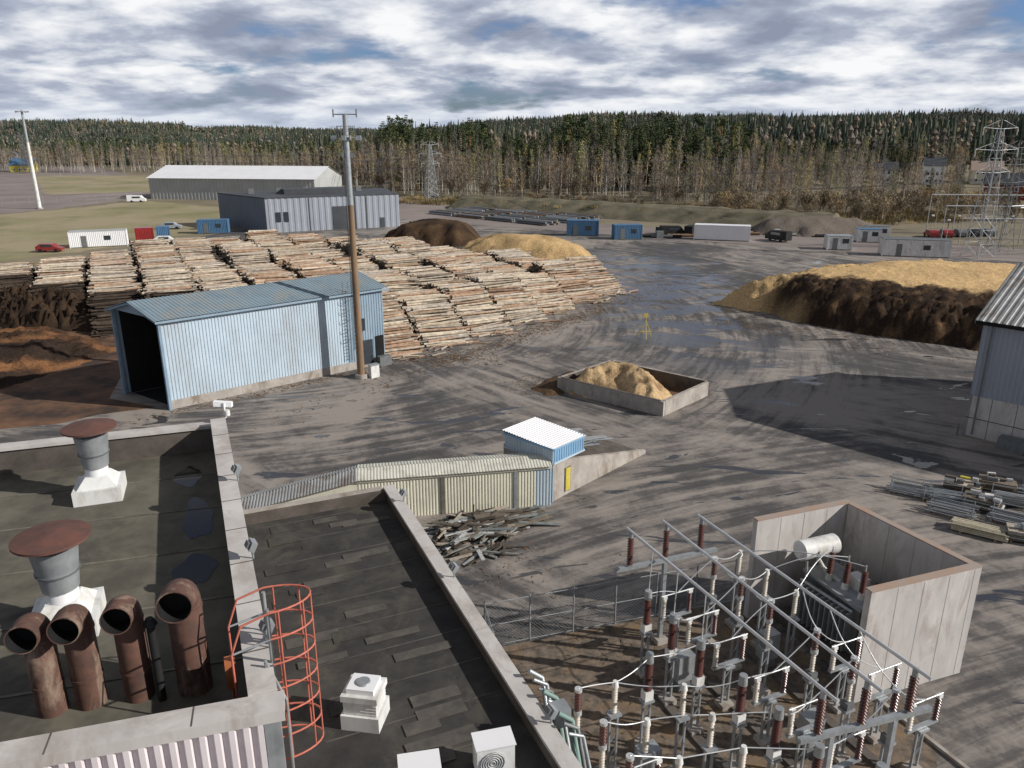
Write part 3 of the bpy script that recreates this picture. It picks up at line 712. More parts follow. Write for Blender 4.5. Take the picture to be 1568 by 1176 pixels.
for t in (.2,.36,.52,.68,.84):
    p=nr.lerp(fr,t)+i2*.32;q_=p+n2_*14+k2*U(-.1,.3);w.obox(Zv(p,12.303),q_-p,a2*.05,(0,0,.012),m_seam)
w.build('roof_seams',e)
w=MB()
for cx_,cy_,rx_,ry_ in ((-6.6,14.6,.35,.9),(-7.6,16.6,.3,.6),(-5.9,12.6,.35,.5)):
    vs=[]
    for k in range(40):
        t=2*math.pi*k/40;rr=1+.45*noise.noise(V((math.cos(t)*1.3+cx_,math.sin(t)*1.3,cy_)));u=rx_*rr*math.cos(t);v_=ry_*rr*math.sin(t);p=V((cx_,cy_,0))+i2*u+a2*v_;vs.append((p.x,p.y,12.306))
    w.add(vs,[tuple(range(40))],m_wet)
w.build('rain_puddles',e)

e=empty('annex_building')
ml,mf,mr,mn=V((-7.38,18.62,0)),V((-3.45,20.3,0)),V((3.2,5,0)),V((-1.2,3.4,0))
w=MB();w.prism([(p.x,p.y) for p in (mn,mr,mf,ml)],0,10,m_conc,m_tar2)
w.build('walls_and_roof_deck',e);w=MB()
dr=(mf-mr).normalized();ir=V((-dr.y,dr.x,0));df=(ml-mf).normalized();jf=V((-df.y,df.x,0))
strip(w,mr,mf,ir,.26,10,10.28,m_dirty,0,0);strip(w,mf,ml,jf,.22,10,10.28,m_dirty,.27)
strip(w,mr-ir*.03,mf-ir*.03,ir,.32,10.283,10.35,m_concp);strip(w,mf-jf*.03,ml-jf*.03,jf,.14,10.283,10.35,m_conc,.36)
w.build('parapet',e);w=MB()
for i in range(46):
    r_=U(.03,.97);s_=U(.05,.62);p=ml.lerp(mn,r_).lerp(mf.lerp(mr,r_),s_)
    w.obox(Zv(p,10.002+i*.0004),-dr*U(.18,.42),-ir*U(.5,1.3),(0,0,.008),m_patch if R.random()<.6 else m_tar2)
for i in range(16):
    p=mf.lerp(mr,i/16+.03)-ir*-.3
    w.obox(Zv(p+ir*0,10.0015),ir*3.3,-dr*.03,(0,0,.006),m_patch)
w.build('felt_patches',e)
def cowl(name,x,y,z,s_,rot):
    w=MB();w.box((x,y,z),(s_*1.05,s_*.95,.3),m_white,rot);w.box((x,y,z+.3),(s_*.9,s_*.8,.28),m_white,rot)
    w.box((x,y,z+.58),(s_*1.0,s_*.9,.12),m_white,rot);w.box((x,y,z+.7),(s_*.75,s_*.65,.1),m_whitec,rot);w.cyl((x,y,z+.8),(x,y,z+.83),s_*.2,.18*s_,m_steel,14)
    for k in range(4): w.box((x,y,z+.33+k*.06),(s_*.92,s_*.82,.012),m_white,rot)
    w.build(name)
cowl('roof_ventilator',-2.62,11.3,10.0,.66,-.15)
def acu(name,x,y,z,rot):
    w=MB();w.box((x,y,z+.1),(.62,.38,.56),m_white,rot);X=V((math.cos(rot),math.sin(rot),0));Y=V((-X.y,X.x,0))
    for k in (-.22,.22): w.box(V((x,y,z))+X*k,(.08,.45,.1),m_steeld,rot)
    c=V((x,y,z+.38))-Y*.191+X*-.06;w.cyl(c,c-Y*.012,.21,.21,m_steel,20);
    for k in range(5): 
        t0=c-Y*.02;r_=.04+.04*k;pts=[t0+X*r_*math.cos(t)+V((0,0,r_*math.sin(t))) for t in [2*math.pi*q/12 for q in range(13)]];w.tube(pts,.006,m_white,4)
    w.box(V((x,y,z+.662)),(.66,.42,.02),m_whitec,rot);w.build(name)
acu('air_conditioner',-.3,10.1,10.0,.25);acu('air_conditioner',-1.45,9.62,10.0,.2)

def vent(x,y,sc,rot):
    w=MB();z=12.3
    w.box((x,y,z),(1.0*sc,1.0*sc,.32),m_white,rot)
    b0=z+.32;q_=[];
    for (hx,hz) in ((.46,b0),(.26,b0+.22)):
        for a0 in (.785,2.356,3.927,5.498):
            q_.append((x+hx*1.41*sc*.9*math.cos(a0+rot),y+hx*1.41*sc*.9*math.sin(a0+rot),hz))
    w.add(q_,[(i,(i+1)%4,4+(i+1)%4,4+i) for i in range(4)]+[(4,5,6,7)],m_white)
    w.cyl((x,y,b0+.2),(x,y,b0+.42),.25*sc,.24*sc,m_whitec,20)
    w.cyl((x,y,b0+.4),(x,y,b0+1.15),.27*sc,.36*sc,m_steel,20)
    w.cyl((x,y,b0+.7),(x,y,b0+.73),.33*sc,.335*sc,m_steeld,20)
    for k in range(4):
        t=k*1.57;w.cyl((x+.3*sc*math.cos(t),y+.3*sc*math.sin(t),b0+1.1),(x+.36*sc*math.cos(t),y+.36*sc*math.sin(t),b0+1.32),.015,.015,m_steeld,5)
    w.cyl((x,y,b0+1.28),(x,y,b0+1.32),.57*sc,.57*sc,m_rust2,28);w.cyl((x,y,b0+1.32),(x,y,b0+1.40),.57*sc,.08,m_rust2,28)
    w.build('roof_exhaust_vent')
vent(-9.2,15.65,.96,.35);vent(-7.3,10.85,1.0,.35)

def pipe(x,y,zt,r):
    # upright flue with a short horizontal outlet towards the yard's near side
    w=MB();f=V((.22,-1,0)).normalized();Rb=r*1.12;zb=zt-Rb-r;c=V((x,y,12.3));pts=[c,V((x,y,zb-.1))]
    N_=12
    for k in range(0,N_+1):
        t=k/N_*math.pi*.5;pts.append(V((x,y,zb))+f*Rb*(1-math.cos(t))+V((0,0,Rb*math.sin(t))))
    dd=(pts[-1]-pts[-2]).normalized();pts.append(pts[-1]+dd*.24)
    side=V((-f.y,f.x,0)).normalized();n=22;vs=[]
    for i,p in enumerate(pts):
        t=(pts[min(i+1,len(pts)-1)]-pts[max(i-1,0)]).normalized();up=side.cross(t).normalized()
        for k in range(n): a0=2*math.pi*k/n;vs.append(tuple(p+(side*math.cos(a0)+up*math.sin(a0))*r))
    w.add(vs,[(i*n+k,i*n+(k+1)%n,(i+1)*n+(k+1)%n,(i+1)*n+k) for i in range(len(pts)-1) for k in range(n)],m_rust,sm=True)
    e_=pts[-1];up=side.cross(dd).normalized();v2=[]
    for rr,off in ((r,0),(r*.93,0),(r*.93,-.3)):
        for k in range(n): a0=2*math.pi*k/n;v2.append(tuple(e_+dd*off+(side*math.cos(a0)+up*math.sin(a0))*rr))
    w.add(v2,[(k,(k+1)%n,n+(k+1)%n,n+k) for k in range(n)],m_rust)
    w.add(v2,[(n+k,n+(k+1)%n,2*n+(k+1)%n,2*n+k) for k in range(n)]+[tuple(range(2*n,3*n))],m_dark)
    for z in (12.75,zb-.05): w.cyl((x,y,z),(x,y,z+.04),r*1.05,r*1.05,m_rust,22)
    w.build('rusted_exhaust_pipe')
pipe(-6.45,8.9,13.95,.2);pipe(-5.98,9.05,13.98,.2);pipe(-5.36,9.2,14.03,.2);pipe(-4.62,9.35,14.2,.235)
w=MB();w.cyl((-5.0,9.1,12.3),(-5.0,9.1,13.55),.06,.06,m_blk,10);w.cyl((-5.0,9.1,13.55),(-5.0,9.1,13.65),.1,.05,m_blk,10);w.build('flue_pipe')

w=MB();cw=V((-3.45,8.95,0));o1=-i2
base=cw+o1*.12
for s_ in (-.22,.22):
    p=base+a2*s_;w.cyl(Zv(p,10.0),Zv(p,14.0),.028,.028,m_steel,8)
z=10.3
while z<13.3: w.cyl(Zv(base-a2*.22,z),Zv(base+a2*.22,z),.016,.016,m_steel,6);z+=.3
hoops=[]
for z in (11.6,12.0,12.4,12.8,13.2,13.6,14.0):
    pts=[Zv(base,z)+a2*.33*math.cos(t)+o1*.60*math.sin(t) for t in [math.pi*q/14 for q in range(15)]]
    w.tube(pts,.015,m_redp,6);hoops.append(pts)
for k in (1,4,7,10,13): w.tube([h_[k] for h_ in hoops],.013,m_redp,6)
for s_ in (-.33,.33):
    p=base+a2*s_;w.tube([Zv(p,14.0),Zv(p-o1*.35,13.9),Zv(p-o1*.5,13.5),Zv(p-o1*.5,12.6)],.016,m_redp,6)
    w.tube([Zv(p,13.6),Zv(p-o1*.5,13.5)],.015,m_steel,6)
for dz in (0,.04,.09): w.tube([Zv(base-a2*.3-o1*.1,13.2+dz),Zv(base-a2*.34+o1*.12,12.6),Zv(base-a2*(.4+dz)+o1*.1,10.1)],.02,m_steel,6)
w.build('caged_roof_ladder')
w=MB();p=cw-o1*.42+a2*.15;w.box(Zv(p,12.7),(.14,.2,.4),m_orange,.4);w.cyl(Zv(p,12.3),Zv(p,13.1),.02,.02,m_orange,6);w.build('orange_junction_box')

def flood(x,y,z,aim):
    w=MB();aim=V(aim).normalized();s_=aim.cross(V((0,0,1))).normalized();u=s_.cross(aim)
    w.cyl((x,y,z),(x,y,z+.18),.02,.02,m_steel,6);c=V((x,y,z+.25))
    w.obox(c-s_*.11-u*.08-aim*.05,s_*.22,u*.16,aim*.1,m_steel);w.obox(c-s_*.09-u*.065+aim*.052,s_*.18,u*.13,aim*.01,m_glass)
    w.obox(c-s_*.07-u*.05-aim*.1,s_*.14,u*.1,aim*.05,m_steeld);w.build('floodlight')
for t in (.12,.33,.62): p=nr.lerp(fr,t);flood(p.x+.05,p.y,13.17,(.8,.5,-.5))
for t in (.93,.68,.38): p=mr.lerp(mf,t);flood(p.x,p.y,10.35,(.8,.4,-.6))
w=MB();p=fr+V((.1,-.15,0));w.cyl(Zv(p,13.1),Zv(p,13.5),.03,.03,m_white,8);w.obox(Zv(p,13.42)+V((-.25,-.05,0)),(.42,.1,-.06),(0,.12,0),(0,0,.13),m_whitec);w.cyl(Zv(p,13.2)+V((.1,-.1,0)),Zv(p,13.34)+V((.1,-.1,0)),.07,.07,m_white,10);w.build('security_camera')
w=MB()
for i in range(9):
    p=mr.lerp(mf,.36+.012*i);pts=[Zv(p+V((.15,0,0)),10.4+.05*(i%3)),Zv(p+V((.4,.05,0)),10.3),Zv(p+V((.5,-.6,0)),10.0-.1*i%.3),Zv(p+V((.55,-1.3,0)),9.6)];w.tube(pts,.03+.008*(i%3),R.choice([m_steel,m_green,m_steeld]),7)
w.box(Zv(mr.lerp(mf,.40)+V((.3,0,0)),10.1),(.3,.3,.35),m_steel,.4)
w.build('cable_conduits')

# ---------------------------------------------------------------- light masts
def mast(name,x,y,h,r0,r1,rust):
    w=MB();z1=h*.68
    w.cyl((x,y,0),(x,y,z1),r0,lerp(r0,r1,.68),m_polerust if rust else m_white,14)
    w.cyl((x,y,z1),(x,y,h),lerp(r0,r1,.7),r1,m_steel,14)
    w.cyl((x,y,0),(x,y,.4),r0*1.6,r0*1.6,m_conc,12)
    zz=h-1.7 if rust else h-.4
    w.cyl((x,y,zz),(x,y,zz+.06),.75 if rust else 1.5,.75 if rust else 1.5,m_steeld,14)
    for k in range(8):
        t=k*math.pi/4;rr=.7 if rust else 1.4;p=V((x+rr*math.cos(t),y+rr*math.sin(t),zz+.06));w.cyl(p,p+V((0,0,.8 if rust else .3)),.025,.025,m_steeld,5)
        if k%2==0:
            q_=p+V((.25*math.cos(t),.25*math.sin(t),-.25));w.box(q_,(.4,.3,.35),m_steel,t)
    for z in (zz+.45,zz+.85): 
        if rust: w.tube([V((x+.7*math.cos(t),y+.7*math.sin(t),z)) for t in [q*math.pi/4 for q in range(9)]],.02,m_steeld,5)
    if rust:
        w.box((x,y,h-3.2),(.9,.2,.35),m_steeld,.3);w.cyl((x-.9,y,h+.02),(x+.9,y,h+.02),.04,.04,m_steeld,6)
        for k in (-.9,.9): w.cyl((x+k,y,h-.2),(x+k,y,h+.4),.06,.06,m_steeld,6)
        for s_ in(-.15,.15): w.cyl((x-r0-.08,y+s_,2.5),(x-r1-.08,y+s_,h-2),.02,.02,m_steeld,4)
        z=2.7
        while z<h-2: w.cyl((x-r0-.02,y-.15,z),(x-r0-.02,y+.15,z),.014,.014,m_steeld,4);z+=.35
    w.build(name)
mast('light_mast',-12.95,63.2,21.4,.33,.2,True)
mast('light_mast',-132,220,26,.55,.28,False)
w=MB();w.box((-11.9,63.5,0),(.8,.5,1.1),m_white,.7);w.box((-11.9,63.5,1.1),(.9,.6,.06),m_steel,.7);w.build('electrical_cabinet')

w=MB();c=V((13.7,77,0))
for k in range(3): t=k*2.09+.5;w.cyl(c+V((.8*math.cos(t),.8*math.sin(t),0)),c+V((0,0,1.9)),.035,.025,m_yel,6)
w.cyl(c+V((0,0,1.9)),c+V((0,0,2.3)),.035,.035,m_yel,6);w.box(c+V((0,0,2.2)),(.4,.08,.35),m_yel,.1);w.box(c+V((0,0,.6)),(.9,.05,.06),m_yel,.1);w.build('yellow_tripod_sign')

# ---------------------------------------------------------------- distant buildings
e=empty('storage_hall')
h=[V((-116,254,0)),V((-61,246,0)),V((-57,266,0)),V((-112,276,0))]
w=MB()
for i in range(4):w.corr(Zv(h[i],0),Zv(h[(i+1)%4],0),Zv(h[i],6.6),m_hallwall,1.2,.15)
ra=h[0].lerp(h[3],.5);rb=h[1].lerp(h[2],.5)
for p,q_,r_ in((h[1],h[2],rb),(h[0],h[3],ra)): w.add([tuple(Zv(p,6.6)),tuple(Zv(q_,6.6)),tuple(Zv(r_,10))],[(0,1,2)],m_hallwall)
w.build('walls',e);w=MB()
w.quad(Zv(h[0],6.55)+V((-.5,-.7,0)),Zv(h[1],6.55)+V((.5,-.7,0)),Zv(rb,10.1)+V((.5,0,0)),Zv(ra,10.1)+V((-.5,0,0)),m_whitec)
w.quad(Zv(h[2],6.55)+V((.5,.7,0)),Zv(h[3],6.55)+V((-.5,.7,0)),Zv(ra,10.1)+V((-.5,0,0)),Zv(rb,10.1)+V((.5,0,0)),m_whitec)
w.build('roof',e)
e=empty('workshop_hall')
h=[V((-51.7,165,0)),V((-25.4,177,0)),V((-32,196,0)),V((-67,180,0))]
w=MB()
w.corr(Zv(h[0],0),Zv(h[1],0),Zv(h[0],7.0),m_greywall,1.3,.08);w.corr(Zv(h[1],0),Zv(h[2],0),Zv(h[1],7),m_greywall,1.3,.08)
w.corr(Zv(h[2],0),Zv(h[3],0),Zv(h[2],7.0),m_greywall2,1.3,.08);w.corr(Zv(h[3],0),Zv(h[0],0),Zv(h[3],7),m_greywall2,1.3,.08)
w.build('walls',e);w=MB();w.prism([(p.x,p.y) for p in h],6.9,7.25,m_darkroof);
w.box((-45,180,7.25),(14,6,1.0),m_darkroof,.43)
for k in range(5): w.box((-58+k*5.5,176+k*2.4,7.25),(1.2,1.2,1.1),m_steeld,.4)
w.build('roof',e);w=MB();dd=(h[1]-h[0]).normalized();nn=V((dd.y,-dd.x,0))
w.obox(Zv(h[0]+dd*14+nn*.1,0),dd*3.2,nn*.1,(0,0,5),m_darkroof);w.obox(Zv(h[0]+dd*24.5+nn*.1,0),dd*.9,nn*.1,(0,0,2.2),m_darkroof)
for k in (2,3.6): w.obox(Zv(h[0]+dd*k+nn*.1,2.2),dd*1,nn*.1,(0,0,2),m_glass)
for k in (9,19,21.5): w.obox(Zv(h[0]+dd*k+nn*.12,0),dd*.15,nn*.1,(0,0,7),m_steeld)
w.build('doors_and_windows',e)
def container(name,x,y,L,Wd,Hh,rot,m,roofm=None,door=True):
    e=empty(name);w=MB();X=V((math.cos(rot),math.sin(rot),0));Y=V((-X.y,X.x,0));o=V((x,y,.15))-X*L/2-Y*Wd/2
    q_=[o,o+X*L,o+X*L+Y*Wd,o+Y*Wd]
    for i in range(4): w.corr(q_[i],q_[(i+1)%4],q_[i]+V((0,0,Hh)),m,.3,.04)
    for p in q_: w.box(p+V((0,0,-.15)),(.16,.16,Hh+.2),m,rot)
    w.obox(o+V((0,0,Hh))-X*.05-Y*.05,X*(L+.1),Y*(Wd+.1),(0,0,.1),roofm or m);w.obox(o-V((0,0,.1)),X*L,Y*Wd,(0,0,.1),m_steeld)
    w.build('shell',e);w=MB()
    if door:
        w.obox(o-Y*.06+X*L*.2,X*.9,Y*.03,(0,0,2.0),m_steeld);w.obox(o-Y*.06+X*L*.6+V((0,0,1.1)),X*1.1,Y*.03,(0,0,.8),m_glass)
        w.build('door_and_window',e)
    return e
container('blue_container',14.6,161,6.4,2.6,2.9,-.12,m_bluec);container('blue_container',22.9,155.5,5.4,2.6,2.6,.1,m_bluec)
container('white_container',41.5,154,10.5,2.8,2.7,-.3,m_whitec,door=False)
container('site_hut',59.2,141,4.2,2.6,2.3,-.15,m_white,m_steel);container('site_hut',69,151,4.2,2.6,2.3,-.2,m_white,m_bluec);container('site_hut',73,156,4.2,2.6,2.3,-.2,m_white,m_steeld)
container('substation_hut',69,133,10.5,3.4,2.7,-.25,m_white,m_steeld)
container('site_barrack',-77,145,9.5,2.8,2.7,.4,m_whitec,m_hallwall);container('red_container',-71,150.5,3,2.6,2.6,.4,m_redc,door=False);container('blue_container',-68,152,2.2,2.6,2.6,.4,m_bluec,door=False);container('blue_container',-63,165,6,2.6,2.6,.2,m_bluec)
def car(name,x,y,rot,m,van=False):
    w=MB();X=V((math.cos(rot),math.sin(rot),0));Y=V((-X.y,X.x,0));c=V((x,y,0))
    prof=[(-2.1,.35),(2.1,.35),(2.15,.75),(1.3,.95),(.7,1.45),(-1.3,1.5),(-2.1,1.0)] if not van else [(-2.6,.35),(2.6,.35),(2.6,1.0),(2.0,1.25),(1.4,2.0),(-2.6,2.1)]
    n=len(prof);vs=[tuple(c+X*px-Y*.85+V((0,0,pz))) for px,pz in prof]+[tuple(c+X*px+Y*.85+V((0,0,pz))) for px,pz in prof]
    w.add(vs,[tuple(range(n))[::-1],tuple(range(n,2*n))]+[(i,(i+1)%n,n+(i+1)%n,n+i) for i in range(n)],m)
    zt=1.0 if not van else 1.25
    for sg in (-1,1):
        w.obox(c+X*(-1.1)+Y*sg*.86-Y*.005+V((0,0,zt)),X*(1.8 if not van else 2.3),Y*.01*sg,(0,0,.38 if not van else .5),m_glass)
        for k in (-1.3,1.3): w.cyl(c+X*k+Y*sg*.7+V((0,0,.33)),c+X*k+Y*sg*.9+V((0,0,.33)),.33,.33,m_blk,14)
    w.build(name)
car('red_car',-82,137.5,.1,m_redc);car('parked_car',-75,172,.2,m_greywall);car('parked_van',-65,172,.3,m_bluec,True);car('white_van',-115,242,.2,m_whitec,True);car('parked_car',-66,148,.3,m_white)
for i in range(5): car('parked_car',85+i*3.2,158+i*.6,1.4,R.choice([m_whitec,m_blk,m_steeld,m_redc]))
for i,(x,y) in enumerate([(33,160),(37,161),(52,152)]): car('parked_van',x,y,.1+i,m_blk,True)
w=MB();dd=V((.72,-.69,0));nn=V((.69,.72,0))
for lane in range(9):
    for k in range(4):
        st_=V((-22,206,0))+nn*lane*2.6+dd*(k*10.5+U(-1,1))
        for j in range(7):
            cl=R.choice([m_steeld,m_steel,m_steeld,m_polerust]);r_=U(.16,.26);p=st_+nn*(j%4*.45+.2*(j//4))+V((0,0,.25+.42*(j//4)))
            w.cyl(p,p+dd*U(8.5,9.8),r_,r_*.85,cl,7)
w.build('utility_pole_stockpile')
w=MB()
for i in range(26):
    x=U(26,62);y=U(156,166);a0=U(-.3,.3);L=U(2,7);D_=V((math.cos(a0),math.sin(a0)*1,0))
    if i%3: w.cyl((x,y,.35),V((x,y,.35))+D_*L,.3,.3,R.choice([m_blk,m_steeld,m_polerust]),7)
    else: w.box((x,y,0),(U(1,2.5),1.2,U(.6,1.4)),R.choice([m_steeld,m_dark,m_hallwall]),a0)
w.build('stored_pipes')

def pylon(name,x,y,h,bw,rot=0,r=.07,m=None):
    m=m or m_steeld
    w=MB();X=V((math.cos(rot),math.sin(rot),0));Y=V((-X.y,X.x,0));c=V((x,y,0));n=9
    lv=[(h*.93*(i/n),lerp(bw/2,.35,min(1,(i/n)**.8))) for i in range(n+1)]
    cr=[[c+X*sx_*wd_+Y*sy_*wd_+V((0,0,z)) for sx_,sy_ in((-1,-1),(1,-1),(1,1),(-1,1))] for z,wd_ in lv]
    for i in range(n):
        for k in range(4):
            w.cyl(cr[i][k],cr[i+1][k],r,r*.9,m,4);w.cyl(cr[i][k],cr[i+1][(k+1)%4],r*.55,r*.55,m,3)
            w.cyl(cr[i][(k+1)%4],cr[i+1][k],r*.55,r*.55,m,3);w.cyl(cr[i+1][k],cr[i+1][(k+1)%4],r*.5,r*.5,m,3)
    tips=[]
    for zf,aw in ((.93,h*.16),(.78,h*.2),(.62,h*.16)):
        z=h*zf;
        for sg in (-1,1):
            tip=c+X*sg*aw+V((0,0,z+.2));tips.append(tip)
            for o in (Y*.35,Y*-.35): w.cyl(c+X*sg*.4+o+V((0,0,z)),tip,r*.7,r*.5,m,4)
            w.cyl(c+X*sg*.4+V((0,0,z+h*.06)),tip,r*.6,r*.4,m,4)
            w.cyl(tip,tip-V((0,0,1.2)),.09,.09,m_cporc,6)
            for q in range(1,4): w.cyl((c+X*sg*.4+V((0,0,z))).lerp(tip,q/4),(c+X*sg*.4+V((0,0,z+h*.06))).lerp(tip,q/4),r*.35,r*.35,m,3)
    w.cyl(c+V((0,0,h*.93)),c+V((0,0,h)),r,r*.6,m,4)
    w.build(name);return tips
t1=pylon('lattice_pylon',79.5,132,22.3,3.6,.3,.065,m_steel)
t2=pylon('lattice_pylon',-25,245,18,4,.5,.10,m_steel)
t3=pylon('lattice_pylon',88,140,19,3.2,.3,.06)
t4=pylon('lattice_pylon',-255,420,20,5,.2,.12)
w=MB()
def line(p,q_,sag,r=.05):
    pts=[p.lerp(q_,t/14)-V((0,0,sag*4*(t/14)*(1-t/14))) for t in range(15)];w.tube(pts,r,m_steeld,4)
for k in range(6):
    line(t1[k]-V((0,0,1.2)),t2[k]-V((0,0,1.2)),4,.04);line(t2[k]-V((0,0,1.2)),V((-255,420,18-k)),5,.06);line(t3[k]-V((0,0,1)),V((260,230,22+k)),4,.04)
w.build('overhead_power_lines')
e=empty('distant_switchyard');w=MB()
for i in range(9):
    for j in range(3):
        x=84+i*5.2+j*1.5;y=146+j*9-i*.6;hh=[5,6.5,8][j]
        w.cyl((x,y,0),(x,y,hh),.1,.08,m_steel,5)
        if R.random()<.7:w.sheds(x+1,y,2.2,1.4,.14,m_porc,6);w.cyl((x+1,y,0),(x+1,y,2.2),.08,.08,m_steel,5);w.box((x+1,y,3.6),(.5,.3,.3),m_white)
for j in range(3):
    hh=[5,6.5,8][j];y=146+j*9;w.cyl((84+j*1.5,y,hh),(127+j*1.5,y-5,hh),.12,.12,m_alu,6)
for k in range(4): w.cyl((86+k*.3,128+k*3,8),(124,136+k*3,9.2),.1,.1,m_alu,6)
for k in range(4): w.cyl((88+k*9,130+k*1.6,0),(88+k*9,130+k*1.6,8.2),.14,.1,m_steel,5)
w.build('steel_structures',e)
fence('perimeter_fence',[(78,140),(84,136),(130,128)],2.2,3,False)
fence('perimeter_fence',[(-30,262),(20,243),(55,224),(80,207)],2.2,4,False)
fence('perimeter_fence',[(-150,232),(-128,236),(-118,252)],2.2,4,False)
def house(name,x,y,L,Wd,Hh,rot,wm,rm):
    z=hgt(x,y)-.3;e=empty(name);w=MB();X=V((math.cos(rot),math.sin(rot),0));Y=V((-X.y,X.x,0));o=V((x,y,z))-X*L/2-Y*Wd/2
    w.obox(o,X*L,Y*Wd,(0,0,Hh),wm);a0=o+V((0,0,Hh));top=V((0,0,Wd*.42))
    w.add([tuple(a0),tuple(a0+Y*Wd),tuple(a0+Y*Wd/2+top)],[(0,1,2)],wm);w.add([tuple(a0+X*L),tuple(a0+X*L+Y*Wd),tuple(a0+X*L+Y*Wd/2+top)],[(0,1,2)],wm);w.build('walls',e)
    w=MB();w.obox(a0-X*.4-Y*.4+V((0,0,-.1)),X*(L+.8),Y*(Wd/2+.4)+top,(0,0,.15),rm);w.obox(a0+Y*Wd-X*.4+Y*.4+V((0,0,-.1)),X*(L+.8),-Y*(Wd/2+.4)+top,(0,0,.15),rm)
    w.box(V((x,y,z+Hh+Wd*.3)),(.8,.8,2),m_conc,rot);w.build('roof',e);w=MB()
    for k in range(4):
        for zz in ((1,) if Hh<4 else (1,3.6)): w.obox(o-Y*.03+X*(L*(.12+.22*k))+V((0,0,zz)),X*1.1,Y*.02,(0,0,1.2),m_whitec);w.obox(o-Y*.04+X*(L*(.12+.22*k)+.12)+V((0,0,zz+.12)),X*.86,Y*.008,(0,0,.96),m_glass)
    w.build('windows',e)
houses=[(151,244,10,8,5.5,-.5,m_brick,m_darkroof),(163,252,9,8,4,-.4,m_brick,m_rustcap),(157,298,7,7,7,-.3,m_whitec,m_darkroof),(140,300,8,7,5,-.3,m_white,m_darkroof),(178,300,10,8,5,-.4,m_cream,m_rustcap)]
for i,hh in enumerate(houses): house(['red_wooden_house','red_wooden_house','white_house','white_house','yellow_house'][i],*hh)
house('yellow_kiosk',-268,440,12,8,4,.2,m_yel,m_bluec)

# ---------------------------------------------------------------- trees
def conifer(seed,h=20):
    r=random.Random(seed);w=MB();w.cyl((0,0,0),(0,0,h*.95),.22,.03,m_leaf,5,False,(.09,.06,.045))
    z=h*r.uniform(.08,.2)
    while z<h*.99:
        f=1-(z/h);rad=(.4+3.0*f**.8)*r.uniform(.75,1.15);nb=r.randint(7,10)
        for k in range(nb):
            a=r.uniform(0,6.28);L=rad*r.uniform(.6,1.15);dr_=L*r.uniform(.15,.45);wd_=L*.26+.12
            d=V((math.cos(a),math.sin(a),0));s_=V((-d.y,d.x,0));b0=V((0,0,z))
            col=V((.038,.056,.030)).lerp(V((.085,.105,.048)),r.random()**1.4)
            tip=b0+d*L-V((0,0,dr_));m1=b0+d*L*.55-V((0,0,dr_*.35))
            w.add([tuple(b0),tuple(m1+s_*wd_-V((0,0,.15))),tuple(tip),tuple(m1-s_*wd_-V((0,0,.15)))],[(0,1,2),(0,2,3)],m_leaf,tuple(col))
            q=m1+d*L*.1;w.add([tuple(q),tuple(q+s_*wd_*1.3+d*.3-V((0,0,.5))),tuple(q+d*.5-V((0,0,.1)))],[(0,1,2)],m_leaf,tuple(col*.8))
            w.add([tuple(q),tuple(q-s_*wd_*1.3+d*.3-V((0,0,.5))),tuple(q+d*.5-V((0,0,.1)))],[(0,1,2)],m_leaf,tuple(col*1.2))
        z+=h*.034+.15*f
    return w
def pine(seed,h=20):
    r=random.Random(seed);w=MB();w.cyl((0,0,0),(0,0,h*.6),.24,.16,m_leaf,6,False,(.16,.10,.07));w.cyl((0,0,h*.6),(0,0,h*.95),.16,.04,m_leaf,6,False,(.30,.15,.07))
    for i in range(22):
        z=h*r.uniform(.5,.97);a=r.uniform(0,6.28);f=(1-abs(z/h-.72)/.35);L=r.uniform(.8,2.6)*max(.35,f);c=V((math.cos(a)*L,math.sin(a)*L,z+.3))
        w.cyl((0,0,z-.4),c,.05,.02,m_leaf,3,False,(.2,.12,.07))
        for k in range(16):
            p=c+V((r.gauss(0,.6),r.gauss(0,.6),r.gauss(0,.35)));n_=V((r.uniform(-1,1),r.uniform(-1,1),r.uniform(-.3,1)));u=n_.orthogonal().normalized()*r.uniform(.25,.5);v_=n_.cross(u).normalized()*r.uniform(.2,.4)
            w.add([tuple(p-u),tuple(p+v_),tuple(p+u),tuple(p-v_)],[(0,1,2,3)],m_leaf,tuple(V((.042,.064,.034)).lerp(V((.095,.12,.058)),r.random())))
    return w
